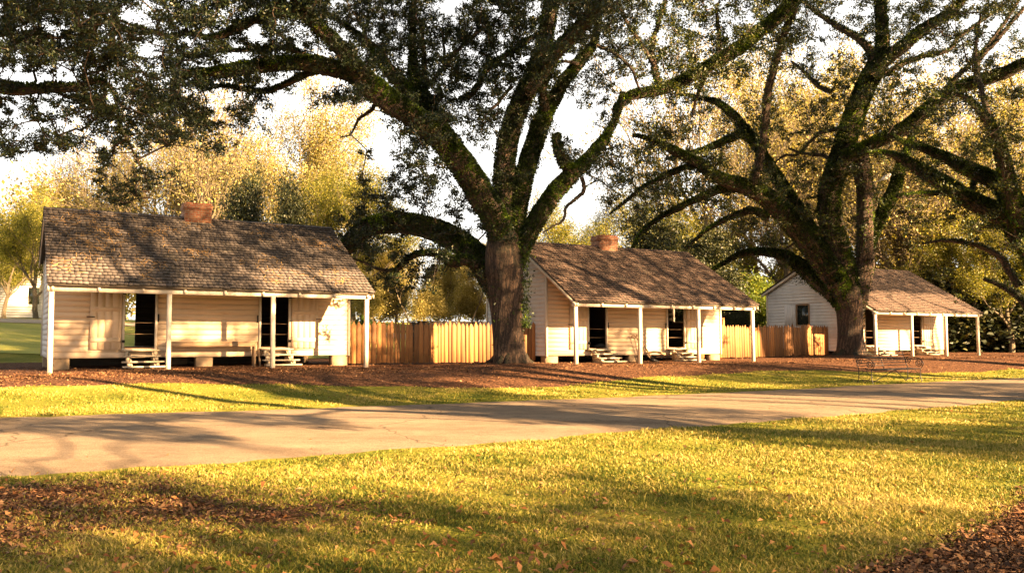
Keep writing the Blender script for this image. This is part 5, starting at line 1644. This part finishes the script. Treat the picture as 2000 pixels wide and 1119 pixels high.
# ------------------------------------------------------------------ background trees
def gen_tree(h, tr, spread, levels=4, nb=4, leaf=None, nleaf=20, lsize=0.2, bare=0.0, seed=0, lowfork=0.3, mats=None, clump=0.7, up=0.35):
    """returns (trunk mesh obj, crown mesh obj) unlinked prototypes at origin"""
    r = np.random.default_rng(seed)
    tm = TM(); tips = []
    def grow(p, d, L, rad, lev):
        n = 5
        P = [p]; q = p.copy(); dd = d.copy()
        for _ in range(n):
            dd = dd + r.normal(0, 0.13, 3) + np.array([0, 0, 0.05 * (lev > 0)])
            dd /= np.linalg.norm(dd); q = q + dd * L / n; P.append(q.copy())
        P = np.array(P)
        r1 = rad * (0.55 if lev < levels else 0.3)
        tm.tube(P, np.linspace(rad, r1, n + 1), 10 if lev == 0 else (6 if lev < 2 else 4), 0.04 if lev < 2 else 0)
        if lev >= levels - 1:
            tips.extend(P[2:])
        if lev < levels:
            k = nb + (lev == 0) * 2
            for e in range(k):
                f = r.uniform(lowfork, 1.0) if e else 1.0
                i = min(n, max(1, int(round(f * n))))
                az = 2 * pi * (e / k) + r.uniform(-0.6, 0.6)
                tilt = r.uniform(0.35, 0.95) * spread if e else r.uniform(0.05, 0.3)
                b1 = np.cross(dd, [0.3, 0.9, 0.1]); b1 /= np.linalg.norm(b1); b2 = np.cross(dd, b1)
                nd = dd * cos(tilt) + (b1 * cos(az) + b2 * sin(az)) * sin(tilt)
                nd[2] += up * 0.4; nd /= np.linalg.norm(nd)
                grow(P[i], nd, L * r.uniform(0.5, 0.78), max(r1 * r.uniform(0.5, 0.85), 0.024), lev + 1)
    d0 = np.array([r.normal(0, 0.06), r.normal(0, 0.06), 1.0])
    grow(np.array([0, 0, -0.2]), d0 / np.linalg.norm(d0), h * 0.42, tr, 0)
    T = tm.build('trunk', mats[0])
    tips = np.array(tips)
    k = r.uniform(0, 1, len(tips)) > bare
    tp = tips[k]
    C = np.repeat(tp, nleaf, 0) + r.normal(0, clump, (len(tp) * nleaf, 3)) * np.array([1, 1, 0.75])
    A = rand_dirs(len(C))
    s = r.uniform(0.6, 1.3, len(C))
    Cr = leaves('crown', C, A, lsize * s, lsize * 0.6 * s, mats[1], None, 0.3)
    print('bg tree', h, len(tips), 'tips', len(C), 'leaves')
    return T, Cr

protos = {}
protos['bare'] = gen_tree(17, 0.34, 1.0, 4, 5, nleaf=4, lsize=0.15, bare=0.55, seed=3, mats=(M['palebark'], M['yellowleaf']), clump=0.5)
protos['yellow'] = gen_tree(17, 0.30, 0.95, 4, 4, nleaf=16, lsize=0.13, bare=0.28, seed=8, mats=(M['palebark'], M['yellowleaf']), clump=0.42)
protos['olive'] = gen_tree(15, 0.30, 1.0, 4, 4, nleaf=26, lsize=0.15, bare=0.2, seed=12, mats=(M['palebark'], M['olivleaf']), clump=0.45)
protos['slim'] = gen_tree(13, 0.12, 0.6, 3, 5, nleaf=46, lsize=0.13, bare=0.1, seed=21, mats=(M['palebark'], M['yellowleaf']), clump=0.6, lowfork=0.5)
protos['dark'] = gen_tree(8, 0.18, 1.05, 3, 5, nleaf=80, lsize=0.17, bare=0.0, seed=30, mats=(M['bark'], M['darkleaf']), clump=0.5, lowfork=0.1)
protos['bush'] = gen_tree(4.5, 0.09, 1.2, 3, 5, nleaf=60, lsize=0.13, bare=0.0, seed=41, mats=(M['bark'], M['brightleaf']), clump=0.35, lowfork=0.05, up=0.1)
protos['gold'] = gen_tree(6, 0.10, 1.1, 3, 5, nleaf=34, lsize=0.17, bare=0.1, seed=55, mats=(M['palebark'], M['yellowleaf']), clump=0.55, lowfork=0.05, up=0.15)
protos['hedge'] = gen_tree(4.0, 0.10, 1.3, 3, 6, nleaf=60, lsize=0.17, bare=0.0, seed=47, mats=(M['bark'], M['darkleaf']), clump=0.45, lowfork=0.02, up=0.0)
HT = {}
for k, (T, Cr) in protos.items():
    co = np.empty(len(Cr.data.vertices) * 3, np.float32); Cr.data.vertices.foreach_get('co', co)
    HT[k] = float(np.percentile(co.reshape(-1, 3)[:, 2], 97))
used = set()
def plant(kind, px, topy, Z, label, cat='tree', name=None, group='trees behind the cabins', fat=1.0, rot=None):
    p = W(px, 650, Z); x, y = float(p[0]), float(p[1]); z = float(G(x, y))
    h = float(W(px, topy, Z)[2]) - z
    s = h / HT[kind]
    nm = name or {'bare': 'bare_tree', 'yellow': 'yellow_tree', 'olive': 'leafy_tree', 'slim': 'slender_tree', 'dark': 'evergreen_tree', 'bush': 'shrub', 'gold': 'golden_shrub', 'hedge': 'hedge_shrub'}[kind]
    R = thing(nm, label, cat, (x, y, z), rng.uniform(0, 6.28) if rot is None else rot, group)
    R.scale = (s * fat, s * fat, s)
    for o in protos[kind]:
        if kind in used:
            c = o.copy(); COL.objects.link(c)
        else: c = o
        c.parent = R
    used.add(kind)
    return R

BG = [
 # left of / behind the nearest cabin
 ('olive', 6, 440, 57, 'dark green broad tree at the far left edge beside the white house'),
 ('olive', 70, 392, 50, 'golden green tree in front of the white house, left of the nearest roof'),
 ('bare', 195, 305, 88, 'pale bare tree faint against the sky above the left end of the nearest roof'),
 ('bare', 300, 240, 74, 'tall pale bare tree just left of the nearest chimney'),
 ('bare', 372, 185, 66, 'tall pale bare tree rising straight behind the nearest chimney'),
 ('bare', 440, 200, 78, 'pale bare tree just right of the nearest chimney'),
 ('yellow', 565, 185, 74, 'tall yellow leaved tree behind the right half of the nearest roof'),
 ('yellow', 640, 200, 82, 'yellow leaved tree behind the right end of the nearest ridge'),
 ('dark', 478, 380, 47, 'dark evergreen crown just above the nearest ridge, right of the chimney', 'tree', None, 'trees behind the cabins', 0.6),
 ('dark', 570, 395, 45, 'lower dark evergreen crown above the right end of the nearest ridge', 'tree', None, 'trees behind the cabins', 0.55),
 ('yellow', 245, 330, 95, 'far yellow tree low over the left half of the nearest roof'),
 ('olive', 690, 330, 62, 'olive green tree behind the low arching limb of the big oak'),
 # between nearest and middle cabin
 ('slim', 735, 490, 74, 'slender pale tree over the pickets beside the nearest porch'),
 ('slim', 800, 470, 66, 'thin pale tree over the middle of the first picket fence'),
 ('slim', 850, 500, 84, 'small yellow tree over the right part of the first picket fence'),
 ('slim', 918, 480, 72, 'yellow slender tree just left of the big oak trunk'),
 ('yellow', 770, 520, 110, 'far low yellow tree seen under the arching oak limb'),
 ('yellow', 890, 545, 118, 'far low golden tree seen left of the big oak trunk'),
 ('gold', 728, 555, 62, 'pale golden shrub over the pickets right beside the nearest porch post'),
 ('gold', 775, 530, 80, 'tall pale golden shrub over the middle of the first picket fence'),
 ('gold', 826, 568, 70, 'low pale golden shrub seen under the arching oak limb'),
 ('gold', 880, 535, 88, 'pale golden shrub over the dark board fence left of the big oak'),
 ('gold', 934, 560, 74, 'pale golden shrub directly left of the big oak trunk'),
 ('gold', 1330, 500, 84, 'golden shrub glimpsed over the right end of the middle roof'),
 ('gold', 1530, 520, 80, 'golden shrub low behind the arching limb of the second oak'),
 ('gold', 1790, 500, 80, 'golden shrub right of the second oak over the farthest roof'),
 ('gold', 130, 395, 84, 'golden shrub just over the left end of the nearest ridge'),
 # behind the middle cabin
 ('olive', 1075, 415, 66, 'yellow green tree above the left end of the middle roof'),
 ('yellow', 1150, 400, 78, 'golden tree behind the chimney of the middle cabin'),
 ('olive', 1250, 430, 58, 'olive tree just right of the middle chimney'),
 ('olive', 1330, 420, 64, 'dense olive tree above the right end of the middle roof'),
 ('dark', 1275, 455, 52, 'dark evergreen crown over the ridge of the middle cabin'),
 ('dark', 1390, 480, 54, 'dark evergreen between the middle and farthest roofs'),
 ('bush', 1440, 560, 56, 'bright green shrub right of the middle porch roof'),
 ('bush', 1490, 575, 62, 'bright green shrub left of the farthest cabin wall'),
 ('dark', 1440, 590, 50, 'low dark evergreen behind the arched gate'),
 ('bare', 1425, 110, 72, 'very tall pale tree behind the space between the middle and farthest cabins'),
 ('yellow', 1530, 250, 84, 'tall golden tree above the left wall of the farthest cabin'),
 ('olive', 1490, 440, 70, 'yellow green tree low behind the arching limb of the second oak'),
 # behind the farthest cabin
 ('yellow', 1640, 160, 78, 'tall golden tree directly behind the trunk of the second oak'),
 ('yellow', 1740, 230, 66, 'tall golden tree above the farthest roof'),
 ('bare', 1800, 130, 62, 'tall tree with thick pale trunk behind the right part of the farthest roof'),
 ('bare', 1835, 200, 60, 'tree with pale trunk at the right end of the farthest roof'),
 ('yellow', 1900, 150, 74, 'tall golden tree left of the mossy trunk at the right edge'),
 ('yellow', 1985, 200, 66, 'tall golden tree at the right edge behind the mossy limbs'),
 ('olive', 1905, 400, 56, 'lower olive tree over the dark hedge at the right'),
 ('olive', 1975, 430, 54, 'lower olive tree over the hedge at the right edge'),
 ('yellow', 1335, 330, 80, 'golden tree seen between the big oak and the second oak, above the middle roof'),
 ('yellow', 1585, 110, 86, 'very tall golden tree left of the second oak trunk, above the farthest gable'),
 ('bare', 1560, 260, 64, 'pale bare tree showing through the limbs above the farthest gable'),
 ('yellow', 1700, 120, 90, 'very tall golden tree just right of the second oak trunk'),
 ('yellow', 1860, 100, 84, 'very tall golden tree over the right end of the farthest roof'),
 ('bare', 1770, 300, 58, 'pale bare tree close behind the farthest roof'),
 ('bare', 130, 330, 92, 'faint pale bare tree nearest the left end of the nearest roof ridge'),
 ('bare', 335, 215, 84, 'pale bare tree directly left behind the nearest chimney, farther off'),
 ('olive', 520, 300, 90, 'pale green tree low behind the dark evergreens of the nearest roof'),
 ('yellow', 2080, 180, 70, 'golden tree just beyond the right edge'),
]
for b in BG: plant(*b)
for q, (px, ty, Z) in enumerate([(1838, 585, 60), (1868, 560, 58), (1900, 575, 60), (1932, 560, 58), (1965, 570, 60), (2000, 555, 58), (2035, 565, 60), (2070, 560, 59), (1815, 600, 61), (1885, 590, 63), (1950, 580, 63), (2020, 580, 63)]):
    plant('hedge', px, ty, Z, 'dark dense shrub of the tall hedge right of the farthest cabin', 'shrub', group='shrubs forming the dark hedge at the right', fat=1.5)
plant('bush', -14, 772, 13.9, 'small dark green shrub cut by the left edge at the road', 'shrub', fat=1.0)

# far wood that closes the horizon
def treeline():
    n = 70000
    px = rng.uniform(-1500, 3500, n); Z = rng.uniform(125, 165, n)
    base = 7 + 2.5 * np.sin(px / 130.0) + 1.6 * np.sin(px / 47.0 + 1)
    x = (px - 1000) / F * Z
    z = G(x, Z) + base * rng.uniform(0, 1, n) ** 0.8
    C = np.stack([x, Z, z], -1)
    o = leaves('far_wood', C, rand_dirs(n), rng.uniform(0.22, 0.5, n), rng.uniform(0.15, 0.35, n), M['olivleaf'], None, 0.3)
    tag(o, 'far golden wood along the horizon behind everything', 'wood', kind='stuff')
treeline()

# plant with long arching leaves over the first fence
def strap_plant():
    p = W(706, 640, 33.2); z = float(G(*p[:2]))
    R = thing('banana_plant', 'plant with long drooping strap leaves over the pickets beside the nearest porch', 'plant', (p[0], p[1], z))
    mb = MB(); mb.tube([(0, 0, -0.1), (0.03, 0, 0.9), (0.02, 0.02, 1.9)], [0.12, 0.10, 0.07], 8); mb.build('stem', M['brightleaf'], R, True)
    mb = MB()
    for q in range(20):
        a = rng.uniform(0, 2 * pi); L = rng.uniform(0.7, 1.3); el = rng.uniform(0.4, 1.3)
        t = np.linspace(0, 1, 9)
        r = L * t * cos(el * 0.6); zz = 1.7 + rng.uniform(-0.5, 0.1) + L * (sin(el) * t * 1.1 - 1.25 * t * t)
        P = np.stack([r * cos(a), r * sin(a), zz], -1)
        w = 0.05 * np.sin(pi * (0.08 + 0.9 * t)); sd = np.array([-sin(a), cos(a), 0])
        V = np.concatenate([P - sd * w[:, None], P + sd * w[:, None] + (0, 0, 0.01)])
        mb.add(V, [(i, i + 1, 10 + i, 9 + i) for i in range(8)])
    mb.build('foliage', M['brightleaf'], R)
strap_plant()

# ------------------------------------------------------------------ light
w = bpy.data.worlds.new('World'); scn.world = w; w.use_nodes = True
nt = w.node_tree; bg = nt.nodes['Background']
sky = nt.nodes.new('ShaderNodeTexSky'); sky.sky_type = 'NISHITA'; sky.sun_disc = False
sky.sun_elevation = SUN_EL; sky.sun_rotation = math.atan2(SUN[0], SUN[1])
sky.air_density = 1.0; sky.dust_density = 3.0; sky.ozone_density = 1.0
tc = nt.nodes.new('ShaderNodeTexCoord')
gx = nt.nodes.new('ShaderNodeSeparateXYZ'); nt.links.new(tc.outputs['Generated'], gx.inputs[0])
cl = noise(nt, mapping(nt, tc.outputs['Generated'], (1, 1, 2.5)), 2.2, 6, 0.6)
band = ramp(nt, math_(nt, 'ADD', gx.outputs[2], math_(nt, 'MULTIPLY', math_(nt, 'SUBTRACT', cl, 0.5), 0.25)), [(0.30, (1, 1, 1)), (0.62, (0.0, 0.0, 0.0))])
haze = mix(nt, band, (0.5, 0.5, 0.5), (4.4, 4.15, 3.8))
c = mix(nt, 0.85, sky.outputs[0], haze)
nt.links.new(c, bg.inputs[0]); bg.inputs[1].default_value = 0.05
sl = bpy.data.lights.new('sun', 'SUN'); sl.energy = 5.0; sl.angle = radians(0.53); sl.color = (1.0, 0.65, 0.33)
so = bpy.data.objects.new('sun', sl); COL.objects.link(so)
from mathutils import Vector
so.rotation_euler = Vector(-SUN).to_track_quat('-Z', 'Y').to_euler()
so.location = tuple(SUN * 100)

scn.view_settings.view_transform = 'Standard'
scn.view_settings.look = 'None'
scn.view_settings.exposure = 3.2
scn.view_settings.gamma = 1.0
scn.cycles.max_bounces = 6
scn.cycles.diffuse_bounces = 3
scn.cycles.transmission_bounces = 4
scn.cycles.transparent_max_bounces = 4
